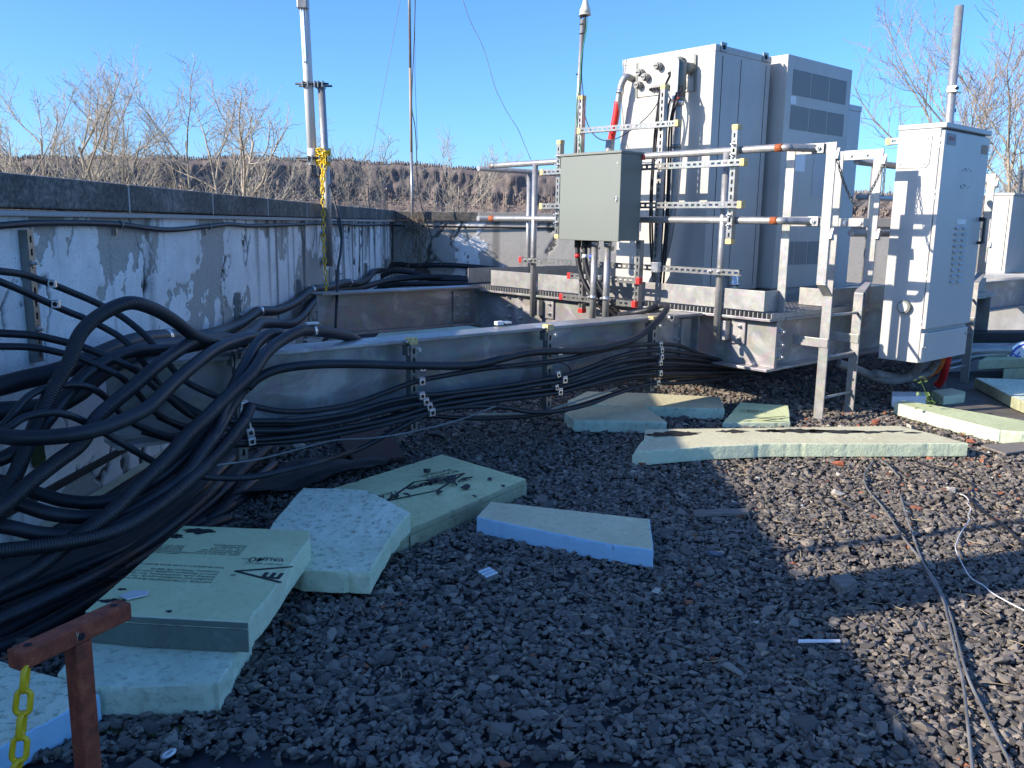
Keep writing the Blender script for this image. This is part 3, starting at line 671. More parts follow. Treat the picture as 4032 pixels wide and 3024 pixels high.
def ubolt(root, s, t, z, axis):
    for dz in (-0.032, 0.032):
        MB().hexbolt(S(s, t, z + dz) if axis == 't' else S(s, t + dz, z), -E1, 0.011, 0.009, 0.022).build('bolt', M_BOLT, root)
    pts = [S(s + 0.02 + 0.055 * math.sin(a), t, z + 0.032 * math.cos(a)) for a in np.linspace(0, PI, 9)]
    MB().tube(pts, 0.005, 6).build('u_bolt', M_STRUT, root)

sf = thing('cable_rack', 'slotted zinc strut frame clamped to the railing behind the grey-green panel', 'rack', S(4.8, 4.2, 0.9))
strut(S(4.785, 4.967, 1.165), S(4.785, 4.967, 1.866), -E1, parent=sf, caps={0: M_CAP, 1: M_CAP})
strut(S(4.785, 3.36, 1.165), S(4.785, 3.36, 1.866), -E1, parent=sf, caps={0: M_CAP, 1: M_CAP})
strut(S(4.74, 5.10, 1.651), S(4.74, 3.27, 1.651), -E1, parent=sf, caps={0: M_CAP, 1: M_CAP})
strut(S(4.74, 5.10, 1.390), S(4.74, 3.27, 1.390), -E1, parent=sf, caps={0: M_CAP, 1: M_CAP})
for t_ in (3.36, 4.967):
    for z_ in (ZR1, ZR2): ubolt(sf, 4.783, t_, z_, 't')
sl_ = thing('cable_rack', 'long slotted zinc strut bolted across both railing posts below the panel', 'rack', S(4.8, 4.3, 0.95))
o = strut(S(4.785, 5.385, 0.958), S(4.785, 3.262, 0.958), -E1, parent=sl_, caps={0: M_RED}, d=0.03)
for t_ in (5.33, 5.27, 3.49, 3.42): MB().hexbolt(S(4.783, t_, 0.958), -E1, 0.011, 0.008, 0.016).build('bolt', M_BOLT, sl_)
MB().sbox(4.742, 4.782, 3.90, 3.96, 0.93, 1.0).build('pipe_clamp', M_CLAMP, sl_, 0.003)
su = thing('cable_rack', 'short zinc strut rack with red end caps holding the conduits under the panel', 'rack', S(4.7, 4.35, 0.65))
strut(S(4.70, 4.60, 0.615), S(4.70, 4.60, 1.14), -E1, parent=su, caps={0: M_RED})
strut(S(4.70, 4.05, 0.69), S(4.70, 4.05, 1.15), -E1, parent=su, caps={})
strut(S(4.655, 4.68, 0.868), S(4.655, 4.01, 0.868), -E1, parent=su, caps={0: M_RED, 1: M_RED}, d=0.03)
strut(S(4.655, 4.76, 0.703), S(4.655, 4.04, 0.703), -E1, parent=su, caps={0: M_RED, 1: M_RED}, d=0.03)

# ---- electrical panel
SP0, SP1, TP0, TP1, ZP0, ZP1 = 4.475, 4.70, 4.035, 4.62, 1.14, 1.748
pn = thing('electrical_panel', 'grey-green steel electrical box mounted on the railing', 'electrical box', S(4.6, 4.33, ZP0))
MB().sbox(SP0 + 0.028, SP1, TP0 + 0.006, TP1 - 0.006, ZP0 + 0.004, ZP1 - 0.004).build('enclosure', M_PANEL, pn, 0.003)
MB().sbox(SP0, SP0 + 0.025, TP0, TP1, ZP0, ZP1 - 0.022).build('door', M_PANEL, pn, 0.004)
MB().sbox(SP0 - 0.004, SP1 + 0.008, TP0 - 0.004, TP1 + 0.004, ZP1 - 0.018, ZP1 + 0.001).build('rain_hood', M_PANEL, pn, 0.004)
lt = MB().sbox(SP0 - 0.006, SP0, TP0 + 0.025, TP0 + 0.037, 1.405, 1.445).build('latch', M_CLAMP, pn, 0.002)
MB().tube([S(SP0 - 0.008, TP0 + 0.031, 1.425) + 0.012 * (math.cos(a) * E2 + math.sin(a) * EZ) for a in np.linspace(0, 2 * PI, 13)], 0.002, 5).build('latch_ring', M_CHAIN, lt)
for z_ in (1.665, 1.185): MB().cyl(S(SP0 - 0.003, TP0 + 0.03, z_), S(SP0 + 0.001, TP0 + 0.03, z_), 0.006, 8).build('screw', M_CLAMP, pn)
MB().sbox(SP1 - 0.012, SP1 + 0.012, TP0 - 0.006, TP0 + 0.002, 1.695, 1.73).build('corner_tag', M_RED, pn)
for z_ in (1.24,): MB().sbox(SP1 - 0.02, SP1 + 0.004, TP0 - 0.004, TP0 + 0.004, z_ - 0.03, z_ + 0.03).build('hinge', M_CLAMP, pn)
# conduits under the panel
for nm, t_ in (('left', 4.372), ('right', 4.245)):
    cd = thing('conduit_pipe', f'{nm} one of the two bright rigid steel conduits under the grey-green panel', 'conduit', S(4.60, t_, 0.50), 'rigid conduits under the panel')
    MB().cyl(S(4.60, t_, 0.52), S(4.60, t_, ZP0 - 0.004), 0.0245, 16).build('pipe', M_PIPE, cd)
    MB().cyl(S(4.60, t_, ZP0 - 0.035), S(4.60, t_, ZP0 - 0.002), 0.030, 12).build('hub', M_CLAMP, cd)
    MB().cyl(S(4.60, t_, 0.715), S(4.60, t_, 0.745), 0.0275, 14).build('clamp_band', M_CLAMP, cd)
    MB().hexbolt(S(4.575, t_ + 0.02, 0.73), -E1, 0.008, 0.007, 0.01).build('bolt', M_BOLT, cd)
for nm, t_, tm in (('red', 4.545, M_RED), ('white', 4.47, M_WHITE), ('blue', 4.405, M_BLUE)):
    fl = thing('flexible_conduit', f'black flexible conduit with {nm} tape band under the grey-green panel', 'conduit', S(4.6, t_, 0.5))
    P = spline([S(4.60, t_, ZP0), S(4.60, t_, 1.07), S(4.605, t_ - 0.005, 0.98), S(4.61, t_ - 0.05, 0.86), S(4.66, t_ - 0.12, 0.72), S(4.76, t_ - 0.20, 0.58), S(4.80, t_ - 0.25, 0.50)], 8)
    MB().tube(P, 0.0185 if nm != 'blue' else 0.013, 12).build('hose', M_CABRIB, fl)
    MB().cyl(S(4.60, t_, ZP0 - 0.055), S(4.60, t_, ZP0 - 0.001), 0.026, 10).build('fitting', M_BLACK, fl)
    MB().cyl(S(4.60, t_, 1.012), S(4.60, t_, 1.038), 0.0205 if nm != 'blue' else 0.0152, 12).build('tape_band', tm, fl)
    MB().box(S(4.625, t_ - 0.05, 0.872), (0.03, 0.055, 0.035), (E1, E2, EZ)).build('hose_clamp', M_CLAMP, fl, 0.003)

# ---- ladders
def flat(m, p0, p1, w, wdir, th=0.010, tdir=None):
    p0, p1 = np.asarray(p0, float), np.asarray(p1, float); a = nrm(p1 - p0); td = nrm(np.cross(a, wdir)) if tdir is None else tdir
    return m.box((p0 + p1) / 2, (np.linalg.norm(p1 - p0), w, th), (a, wdir, td))
def ladder(label, sA, sB, t0, zt, back, upA, upB, group):
    L = thing('steel_ladder', label, 'ladder', S((sA + sB) / 2, t0, 0), group)
    ZB0, ZB1 = 0.83, 0.905
    for s_, su_ in ((sA, upA), (sB, upB)):
        m = MB(); flat(m, S(s_, t0, 0.0), S(s_, t0, ZB0), 0.066, E2, 0.011, E1)
        flat(m, S(s_, t0, ZB0 - 0.002), S(su_, t0, ZB1 + 0.002), 0.066, E2, 0.011)
        flat(m, S(su_, t0, ZB1), S(su_, t0, zt), 0.066, E2, 0.011, E1); rail_ = m.build('ladder_rail', M_GALV, L, 0.003)
        m = MB(); flat(m, S(su_ + 0.001, t0 + back, 0.70), S(su_ + 0.001, t0 + back, zt - 0.004), 0.062, E2, 0.010, E1); m.build('back_upright', M_GALV, L, 0.003)
        for z_, hh in ((zt - 0.033, 0.064), (zt - 0.033 - 0.445, 0.060)):
            m = MB(); m.box(S(su_ + 0.001, t0 + back / 2, z_), (0.0098, back - 0.064, hh), (E1, E2, EZ)); m.build('side_bar', M_GALV, L, 0.002)
            for q in (0.3, 0.7): MB().hexbolt(S(su_ - 0.006, t0 + back * q, z_), -E1, 0.012, 0.008, 0).build('bolt', M_BOLT, L)
        for z_ in (zt - 0.07, zt - 0.55):
            MB().prism([S(su_ - 0.02, t0 - 0.030, z_ - 0.03), S(su_ + 0.004, t0 - 0.030, z_ + 0.035), S(su_ + 0.02, t0 - 0.030, z_ - 0.04)], -E2 * 0.022).build('chain_lug', M_GALV, L)
    for z_ in (0.16, 0.43, 0.70): MB().cyl(S(sA, t0, z_), S(sB, t0, z_), 0.0105, 8).build('rung', M_GALV, L)
    for s_ in (sA, sB):
        m = MB(); m.sbox(s_ - 0.012, s_ - 0.0062, t0 - 0.03, t0 + 0.22, 0.495, 0.555); m.build('standoff_bracket', M_GALV, L, 0.003)
    return L
ladder('near galvanised ladder with flared side frames at the platform corner', 5.13, 5.53, 2.825, 1.768, 0.275, 5.035, 5.635, 'platform ladders')
MB_ = MB().sbox(5.10, 5.122, 2.835, 2.955, 0.497, 0.555)
ladder('second galvanised ladder partly hidden behind the light grey cabinet', 7.0, 7.44, 2.83, 1.70, 0.26, 6.92, 7.54, 'platform ladders')

# ---- chains
def chain(root, P, link, wire, mat, width=0.6, twist0=0.0, name='link'):
    """links of one shared mesh along a polyline, each turned a quarter against the last"""
    P = np.asarray(P, float); seg = np.linalg.norm(np.diff(P, axis=0), axis=1); cum = np.r_[0, np.cumsum(seg)]
    pitch = link - 2.2 * wire; n = max(1, int(cum[-1] / pitch)); hl = link / 2 - wire; hw = link * width / 2 - wire
    path = [np.array([hw * math.cos(a), 0, (hl - hw if a < PI else -(hl - hw)) + hw * math.sin(a)]) for a in np.linspace(0, 2 * PI, 14)[:-1]]
    ring = path + [path[0]]; m = MB(); nseg, ns = len(path), 5; vs = []
    for i in range(nseg):
        tdir = nrm(path[(i + 1) % nseg] - path[i - 1]); b = EY; nn = np.cross(b, tdir)
        for j in range(ns):
            a = 2 * PI * j / ns; vs.append(path[i] + wire * (math.cos(a) * nn + math.sin(a) * b))
    fs = [(i * ns + j, i * ns + (j + 1) % ns, ((i + 1) % nseg) * ns + (j + 1) % ns, ((i + 1) % nseg) * ns + j) for i in range(nseg) for j in range(ns)]
    m.add(vs, fs, True); first = m.build(name, mat); first.parent = root; me = first.data; o0 = origin_of(root)
    for i in range(n):
        d = (i + 0.5) * pitch; k_ = min(np.searchsorted(cum, d) - 1, len(seg) - 1); k_ = max(k_, 0)
        p = P[k_] + (P[k_ + 1] - P[k_]) * (d - cum[k_]) / seg[k_]; ax = nrm(P[k_ + 1] - P[k_])
        o = first if i == 0 else first.copy()
        if i: COL.objects.link(o)
        q = Vector(ax).to_track_quat('Z', 'Y'); o.rotation_mode = 'QUATERNION'
        from mathutils import Quaternion
        o.rotation_quaternion = q @ Quaternion((0, 0, 1), twist0 + (PI / 2) * (i % 2) + random.uniform(-0.15, 0.15)); o.location = Vector(p - o0)
c1 = thing('steel_chain', 'dark steel chain drooping between the side frames of the near ladder', 'chain', S(5.3, 2.8, 1.5))
chain(c1, spline([S(5.04, 2.785, 1.66), S(5.14, 2.785, 1.53), S(5.30, 2.785, 1.40), S(5.42, 2.785, 1.43), S(5.55, 2.785, 1.56), S(5.625, 2.785, 1.68)], 8), 0.036, 0.0036, M_CHAIN)
c2 = thing('steel_chain', 'short dark steel chain dangling from the right frame of the near ladder', 'chain', S(5.63, 2.77, 1.5))
chain(c2, [S(5.64, 2.782, 1.66), S(5.645, 2.78, 1.44)], 0.036, 0.0036, M_CHAIN)

# ---- equipment cabinets
def cabinet(label, s0, s1, t0, t1, z0, z1, mat, lid=0.05, name='equipment_cabinet'):
    c = thing(name, label, 'cabinet', S((s0 + s1) / 2, (t0 + t1) / 2, z0))
    MB().sbox(s0 + 0.004, s1 - 0.004, t0 + 0.004, t1 - 0.004, z0, z1 - lid * 0.5).build('body', mat, c, 0.006)
    if lid: MB().sbox(s0, s1, t0, t1, z1 - lid, z1).build('lid', mat, c, 0.006)
    return c
CS = 5.405; CT0, CT1 = 4.0, 4.90
cb = cabinet('tall cream-white equipment cabinet with cable entry plate and round plugs', CS, 6.13, CT0, CT1, 0.76, 2.55, M_CABW)
MB().sbox(CS + 0.02, 6.11, CT0 + 0.02, CT1 - 0.02, 0.705, 0.76).build('plinth', M_BEAM, cb)
MB().prism([ps(px, py, CS - 0.001) for px, py in ((2506, 253), (2741, 214), (2741, 357), (2506, 384))], -E1 * 0.006).build('entry_plate', M_CABW, cb, 0.001)
for px in (2509, 2738): MB().prism([ps(px - 4, 250 - (px - 2509) * 0.16, CS - 0.008), ps(px + 4, 249 - (px - 2509) * 0.16, CS - 0.008), ps(px + 1, 384 - (px - 2509) * 0.12, CS - 0.008), ps(px - 7, 384 - (px - 2509) * 0.12, CS - 0.008)], -E1 * 0.004).build('entry_flange', M_PANEL, cb)
for px, py in ((2529, 288), (2550, 306), (2522, 337), (2600, 262)):
    p = ps(px, py, CS - 0.007); pl = MB().cyl(p, p - E1 * 0.045, 0.030, 18).build('round_plug', M_GRILLE, cb); MB().cyl(p - E1 * 0.045, p - E1 * 0.058, 0.023, 18).build('plug_cap', M_GRILLE, pl); MB().box(p - E1 * 0.061, (0.008, 0.03, 0.005), (E1, E2, EZ)).build('plug_slot', M_BLACK, pl)
for (xa, ya), (xb, yb), n in (((2640, 287), (2702, 274), 5), ((2566, 350), (2700, 331), 11)):
    A, B = ps(xa, ya, CS - 0.008), ps(xb, yb, CS - 0.008)
    st_ = MB().box((A + B) / 2 - E1 * 0.008, (0.018, np.linalg.norm(B - A), 0.045), (E1, nrm(B - A), EZ)).build('gland_strip', M_GRILLE, cb, 0.002)
    for i in range(n):
        q = A + (B - A) * (i + 0.5) / n; MB().cyl(q - E1 * 0.016 - EZ * 0.006, q - E1 * 0.04 - EZ * 0.012, 0.011, 8).build('gland', M_BLACK, st_)
for i in range(6):
    for zz_, yy in ((2.525, 0), ): MB().cyl(S(CS - 0.002, CT0 + 0.12 + 0.14 * i, zz_), S(CS + 0.002, CT0 + 0.12 + 0.14 * i, zz_), 0.008, 8).build('rivet', M_CABW, cb)
    MB().cyl(S(CS + 0.06 + 0.11 * i, CT0 - 0.002, 2.525), S(CS + 0.06 + 0.11 * i, CT0 + 0.002, 2.525), 0.008, 8).build('rivet', M_CABW, cb)
for s_ in (CS + 0.09, CS + 0.63):
    br = MB().sbox(s_ - 0.035, s_ + 0.035, CT0 - 0.008, CT0, 2.505, 2.57).build('lifting_bracket', M_STRUT, cb, 0.002); MB().cyl(S(s_, CT0 - 0.0085, 2.535), S(s_, CT0 - 0.0105, 2.535), 0.017, 14).build('lifting_eye', M_DARK, br)
for s_ in (5.73, 6.06): MB().sbox(s_, s_ + 0.0025, CT0 + 0.0015, CT0 + 0.0042, 0.78, 2.48).build('panel_seam', M_DARK, cb)
MB().sbox(5.50, 5.5035, CT0 + 0.0015, CT0 + 0.0042, 0.78, 2.48).build('door_seam', M_DARK, cb)
# second cabinet with ventilation grilles
c2_ = cabinet('tall white cabinet with black ventilation grilles behind the near ladder', 6.20, 7.20, 3.90, 4.55, 0.76, 2.572, M_CABW, 0.0)
MB().sbox(6.22, 7.18, 3.93, 4.5, 0.705, 0.76).build('plinth', M_BEAM, c2_)
for z0_, z1_, fr in ((2.28, 2.47, 3), (2.02, 2.20, 3), (0.95, 1.14, 4)):
    a0, a1 = 6.28, 7.12 if fr == 3 else 7.1; w_ = (a1 - a0) / fr
    for i in range(fr): MB().sbox(a0 + i * w_ + 0.008, a0 + (i + 1) * w_ - 0.008, 3.9015, 3.9035, z0_, z1_).build('vent_grille', M_GRILLE, c2_)
MB().sbox(6.40, 6.55, 3.9015, 3.9033, 1.70, 1.86).build('paper_label', M_WHITE, c2_); MB().sbox(6.27, 6.35, 3.9015, 3.9033, 2.21, 2.27).build('torn_sticker', M_WHITE, c2_)
MB().sbox(6.68, 6.98, 3.9015, 3.9033, 1.50, 1.85).build('faded_notice', m_paint('faded_notice', (0.58, 0.57, 0.54), 0.6), c2_)
MB().cyl(S(7.19, 4.2, 2.35), S(7.26, 4.2, 2.35), 0.03, 12).build('side_knob', M_BLACK, c2_)
c3_ = cabinet('lower pale cabinet tucked right behind the grille cabinet', 7.22, 7.44, 3.92, 4.6, 0.72, 2.30, M_CABR, 0.05)
dk = cabinet('low dark battery cabinet seen through the ladder cage', 7.0, 7.9, 4.75, 5.4, 0.71, 1.20, M_BEAM, 0.04)
# elbow at the foot of the first cabinet
el = thing('conduit_elbow', 'bright steel conduit elbow at the foot of the cream cabinet', 'conduit', S(5.9, 3.92, 0.72))
MB().tube(spline([S(5.70, 3.93, 0.72), S(5.70, 3.93, 0.82), S(5.72, 3.95, 0.875), S(5.72, 4.02, 0.90)], 6), 0.034, 14).build('elbow', M_CLAMP, el); MB().cyl(S(5.70, 3.93, 0.80), S(5.70, 3.93, 0.83), 0.043, 6).build('nut', M_CLAMP, el)

# conduit body with bare pipe, and the red-sleeved pipe
lb = thing('conduit_pipe', 'grey conduit body with a long bare pipe on the cream cabinet', 'conduit', ps(2655, 1000, 5.30))
top, bot = S(5.29, 4.225, 2.44), S(5.29, 4.225, 2.19)
mm = MB(); mm.tube([top - EZ * 0.0 + EZ * x for x in (0.03, 0.02, 0.0)], [0.015, 0.038, 0.05], 18); mm.tube([top, bot], 0.05, 18); mm.tube([bot, bot - EZ * 0.02, bot - EZ * 0.05], [0.05, 0.045, 0.034], 18)
mm.cyl(S(5.30, 4.225, 2.40), S(5.41, 4.20, 2.40), 0.042, 16); mm.build('body', M_PANEL, lb)
cv = [S(5.238, 4.225 + 0.036 * math.cos(a), (2.425 if math.sin(a) > 0 else 2.20) + 0.036 * math.sin(a)) for a in np.linspace(0, 2 * PI, 17)[:-1]]
MB().prism(cv, -E1 * 0.008).build('cover', m_paint('cover_blue_grey', (0.46, 0.50, 0.52), 0.4), lb, 0.003)
MB().cyl(S(5.29, 4.225, 2.13), S(5.29, 4.225, 2.17), 0.041, 14).build('nut', M_CLAMP, lb)
MB().tube(spline([S(5.29, 4.225, 2.14), S(5.29, 4.225, 1.8), S(5.29, 4.24, 1.3), S(5.29, 4.30, 1.0), S(5.29, 4.42, 0.78)], 8), 0.031, 16).build('pipe', M_PIPE, lb)
MB().cyl(S(5.29, 4.225, 1.82), S(5.29, 4.225, 1.85), 0.036, 14).build('pipe_strap', M_STRUT, lb)
rp = thing('conduit_pipe', 'steel conduit with a bright red sleeve climbing the cream cabinet', 'conduit', S(5.36, 4.86, 1.6))
MB().tube(spline([S(5.40, 4.78, 2.39), S(5.34, 4.79, 2.40), S(5.315, 4.81, 2.36), S(5.31, 4.83, 2.28), S(5.31, 4.86, 2.1), S(5.31, 4.91, 1.9)], 8), 0.027, 16).build('pipe', M_PIPE, rp)
MB().tube(spline([S(5.309, 4.845, 2.215), S(5.309, 4.862, 2.1), S(5.309, 4.91, 1.90)], 6), 0.0293, 16).build('red_sleeve', M_RED, rp)
MB().tube([S(5.31, 4.91, 1.93), S(5.31, 4.93, 1.72), S(5.30, 4.94, 1.5)], [0.036, 0.036, 0.034], 16).build('fitting', M_PIPE, rp); MB().cyl(S(5.31, 4.828, 2.275), S(5.31, 4.823, 2.305), 0.032, 14).build('collar', M_CLAMP, rp)
# tall strut with feed cables beside the cabinet, the cross strut and the small antenna
ts = thing('cable_rack', 'tall double strut with cross arm standing between panel and cream cabinet', 'rack', S(5.1, 4.2, 0.7))
strut(S(5.10, 4.222, 0.71), S(5.10, 4.222, 2.235), -E1, parent=ts, caps={1: M_CAP}, mat=M_BEAM); strut(S(5.145, 4.222, 0.71), S(5.145, 4.222, 2.225), -E2, parent=ts, caps={}, mat=M_BEAM)
strut(S(5.06, 5.02, 1.985), S(5.06, 4.06, 1.972), -E1, parent=ts, caps={0: M_CAP, 1: M_CAP})
strut(S(5.09, 5.045, 1.70), S(5.09, 5.045, 2.235), -E1, parent=ts, caps={1: M_CAP}, mat=M_BEAM)
M_THIN = M_CABLE
FEED = [((2700, 290), (2670, 390), (2648, 470), (2640, 640), (2628, 900), (2612, 1120)), ((2690, 290), (2655, 400), (2635, 520), (2630, 700), (2620, 900), (2600, 1120)),
        ((2660, 350), (2632, 420), (2622, 560), (2615, 760), (2605, 950), (2590, 1120)), ((2640, 290), (2605, 380), (2583, 560), (2568, 760), (2570, 960), (2580, 1120)),
        ((2600, 350), (2590, 420), (2575, 560), (2562, 760), (2560, 930), (2572, 1120))]
for i, P in enumerate(FEED):
    f_ = thing('feed_cable', ['rightmost thin black feed cable with red tape dropping from the gland strip', 'second thin black feed cable with red tape beside the tall strut', 'thin black feed cable hugging the right edge of the tall strut', 'thin black feed cable hugging the left edge of the tall strut', 'leftmost thin black feed cable from the lower gland strip'][i], 'cable', ps(*P[-1], 5.2), 'feed cables of the cream cabinet')
    Q = [ps(px, py, 5.36 if j == 0 else 5.2) for j, (px, py) in enumerate(P)]; MB().tube(spline(Q, 6), 0.008, 8).build('jacket', M_THIN, f_)
    if i < 2: MB().tube([Q[0] + (Q[1] - Q[0]) * u for u in (0.75, 1.0)], 0.0095, 8).build('tape_band', M_RED, f_)
    if i == 2: MB().tube([Q[0] + (Q[1] - Q[0]) * u for u in (0.0, 0.35)], 0.0105, 8).build('tape_band', M_BLUE, f_)
ga = thing('small_antenna', 'cream cone-topped antenna on a thin pole above the grey-green panel', 'antenna', S(5.1, 5.1, 1.6))
MB().cyl(S(5.1, 5.105, 1.55), S(5.1, 5.055, 2.83), 0.0175, 14).build('pole', M_PIPE, ga)
hd_ = S(5.1, 5.03, 2.865)
MB().tube([hd_ + EZ * z for z in (0, 0.03, 0.055, 0.08, 0.11, 0.13, 0.138)], [0.043, 0.043, 0.032, 0.024, 0.017, 0.010, 0.002], 18).build('radome', M_CREAM, ga)
MB().tube([hd_ + EZ * z for z in (-0.008, 0.001)], [0.046, 0.046], 18).build('base_ring', M_CREAM, ga)
for sgn in (-1, 1): MB().box(hd_ + E2 * 0.02 + E2 * sgn * 0.026 - EZ * 0.075, (0.012, 0.006, 0.14), (E1, E2, EZ)).build('bracket', M_BLACK, ga)
MB().box(hd_ + E2 * 0.02 - EZ * 0.012, (0.05, 0.06, 0.006), (E1, E2, EZ)).build('bracket', M_BLACK, ga)
for z_ in (2.79, 2.72): MB().cyl(S(5.1, 5.058, z_), S(5.1, 5.058, z_ + 0.008), 0.022, 12).build('band', M_BLACK, ga)
for z_ in (2.42, 1.78): MB().cyl(S(5.1, 5.085, z_), S(5.1, 5.085, z_ + 0.008), 0.0215, 12).build('band', M_BLACK, ga)
MB().tube(spline([ps(2312, 70, 5.07), ps(2308, 120, 5.07), ps(2290, 230, 5.07), ps(2285, 320, 5.07), ps(2272, 400, 5.07), ps(2270, 470, 5.07), ps(2282, 550, 5.07), ps(2287, 600, 5.07), ps(2287, 640, 5.07)], 6), 0.0042, 6).build('ground_wire', M_GREENW, ga)
MB().tube(spline([ps(2300, 70, 5.08), ps(2300, 140, 5.08), ps(2290, 280, 5.08), ps(2296, 370, 5.08), ps(2302, 450, 5.08), ps(2330, 520, 5.08), ps(2375, 552, 5.08), ps(2440, 540, 5.1), ps(2520, 485, 5.2), ps(2580, 420, 5.3), ps(2640, 300, 5.36)], 6), 0.0042, 6).build('lead', M_CABLE, ga)

# ---- light grey cabinet right of the ladder
RS0, RS1, RT0, RT1, RZ0, RZ1 = 5.91, 6.64, 2.53, 2.838, 0.355, 1.938
rc = thing('equipment_cabinet', 'light grey outdoor cabinet with louvred door beside the ladder', 'cabinet', S(6.27, 2.68, RZ0))
MB().sbox(RS0, RS1, RT0 + 0.03, RT1, RZ0, RZ1 - 0.035).build('body', M_CABR, rc, 0.004)
MB().sbox(RS0 - 0.006, RS1 + 0.006, RT0 - 0.006, RT1 + 0.006, RZ1 - 0.034, RZ1).build('lid', M_CABR, rc, 0.006)
dr = MB().sbox(RS0 - 0.001, RS1 + 0.001, RT0, RT0 + 0.026, RZ0 + 0.235, RZ1 - 0.05).build('door', M_CABR, rc, 0.005)
MB().sbox(RS0 - 0.001, RS1 - 0.02, RT0 + 0.002, RT0 + 0.027, RZ0 + 0.005, RZ0 + 0.205).build('lower_panel', M_CABR, rc, 0.004)
for s_, z_ in ((RS0 + 0.02, RZ0 + 0.11), (RS1 - 0.05, RZ0 + 0.16)): MB().hexbolt(S(s_, RT0 + 0.002, z_), -E2, 0.008, 0.006, 0).build('screw', M_BOLT, rc)
MB().prism([S(RS0 - 0.0005, RT0 + 0.08, 1.86), S(RS0 - 0.0005, RT0 + 0.095, 1.875), S(RS0 - 0.0005, RT1 - 0.005, 1.86), S(RS0 - 0.0005, RT1 - 0.005, 1.655), S(RS0 - 0.0005, RT0 + 0.105, 1.655), S(RS0 - 0.0005, RT0 + 0.085, 1.68)], -E1 * 0.005).build('side_cover', M_CABR, rc, 0.001)
for t_, z_ in ((RT0 + 0.11, 1.845), (RT1 - 0.03, 1.84), (RT0 + 0.12, 1.68), (RT1 - 0.03, 1.685)): MB().cyl(S(RS0 - 0.005, t_, z_), S(RS0 - 0.012, t_, z_), 0.006, 10).build('screw', M_CLAMP, rc)
for z_ in (1.83, 1.79, 1.50, 1.46, 0.97, 0.93, 0.64, 0.60): MB().sbox(RS0 - 0.004, RS0, RT0 + 0.024, RT0 + 0.034, z_ - 0.012, z_ + 0.012).build('hinge', M_CABR, rc)
v_ = MB().cyl(S(RS0, 2.68, 0.73), S(RS0 - 0.035, 2.68, 0.73), 0.045, 24).build('vent_cap', M_PANEL, rc); MB().cyl(S(RS0 - 0.035, 2.68, 0.73), S(RS0 - 0.041, 2.68, 0.73), 0.034, 24).build('vent_disc', M_CABR, v_)
for r_ in range(10):
    for c_ in range(2):
        s_ = RS0 + 0.30 + c_ * 0.115; z_ = 1.275 - r_ * 0.0405 * 1.0
        lv = MB(); lv.prism([S(s_, RT0 - 0.0005, z_), S(s_ + 0.085, RT0 - 0.0005, z_), S(s_ + 0.08, RT0 - 0.014, z_ - 0.014), S(s_ + 0.005, RT0 - 0.014, z_ - 0.014)], (0, 0, -0.004)); lv.build('louvre', M_CABR, dr)
MB().sbox(RS0 + 0.315, RS0 + 0.465, RT0 - 0.0025, RT0 - 0.0005, 1.292, 1.325).build('name_plate', M_WHITE, dr)
hn = MB().sbox(RS1 - 0.045, RS1 - 0.02, RT0 - 0.045, RT0 - 0.03, 1.16, 1.34).build('handle', M_BLACK, dr, 0.004)
MB().sbox(RS1 - 0.045, RS1 - 0.02, RT0 - 0.032, RT0, 1.315, 1.345).build('handle_mount', M_BLACK, hn, 0.003); MB().sbox(RS1 - 0.045, RS1 - 0.02, RT0 - 0.032, RT0, 1.155, 1.175).build('handle_mount', M_BLACK, hn, 0.003)
MB().sbox(RS0 + 0.035, RS0 + 0.165, RT0 - 0.0025, RT0 - 0.0005, 1.80, 1.872).build('maker_plate', m_plain('plate_dark', (0.16, 0.14, 0.15), 0.4, 0.4), dr)
MB().sbox(RS0 + 0.055, RS0 + 0.145, RT0 - 0.0035, RT0 - 0.0026, 1.83, 1.852).build('plate_mark', m_plain('plate_mark', (0.30, 0.06, 0.06), 0.5), dr)
MB().sbox(RS1 - 0.135, RS1 - 0.035, RT0 - 0.0025, RT0 - 0.0005, 1.775, 1.835).build('warning_label', m_plain('label_brown', (0.42, 0.27, 0.17), 0.6, 0, 0.4, 90), dr)
for z_ in (1.655, 1.54):                                        # remains of two peeled stickers
    for i in range(14): 
        a_ = RS0 + 0.30 + random.random() * 0.15; zz_ = z_ + random.uniform(-0.013, 0.013); MB().prism([S(a_ + random.uniform(0, 0.022), RT0 - 0.0006, zz_ + random.uniform(-0.006, 0.006)) for _ in range(3)], -E2 * 0.0012).build('sticker_scrap', M_INK, dr)
cp_ = thing('steel_pole', 'bare galvanised pole with a white clamp rising behind the light grey cabinet', 'pole', S(6.85, 2.9, 0.7))
MB().cyl(S(6.86, 2.9, 0.60), S(6.785, 2.9, 2.85), 0.031, 18).build('pipe', M_PIPE, cp_); MB().box(S(6.805, 2.885, 2.27), (0.085, 0.075, 0.05), (E1, E2, EZ)).build('clamp', M_CLAMP, cp_, 0.005)
MB().cyl(S(6.80, 2.885, 2.27), S(6.755, 2.84, 2.27), 0.012, 10).build('clamp_bolt', M_DARK, cp_); MB().box(S(6.86, 2.9, 2.13) , (0.06, 0.02, 0.03), (E1, E2, EZ)).build('bracket', M_BLACK, cp_)
sr = thing('cable_rack', 'dark vertical strut with yellow capped arm left of the light grey cabinet', 'rack', S(5.9, 3.0, 0.7))
strut(S(5.95, 3.0, 0.70), S(5.95, 3.0, 1.72), -E1, parent=sr, mat=M_BEAM); qa = ps(3500, 557, 5.96); strut(qa, qa - E2 * 0.24, -E1, parent=sr, caps={0: M_CAP})
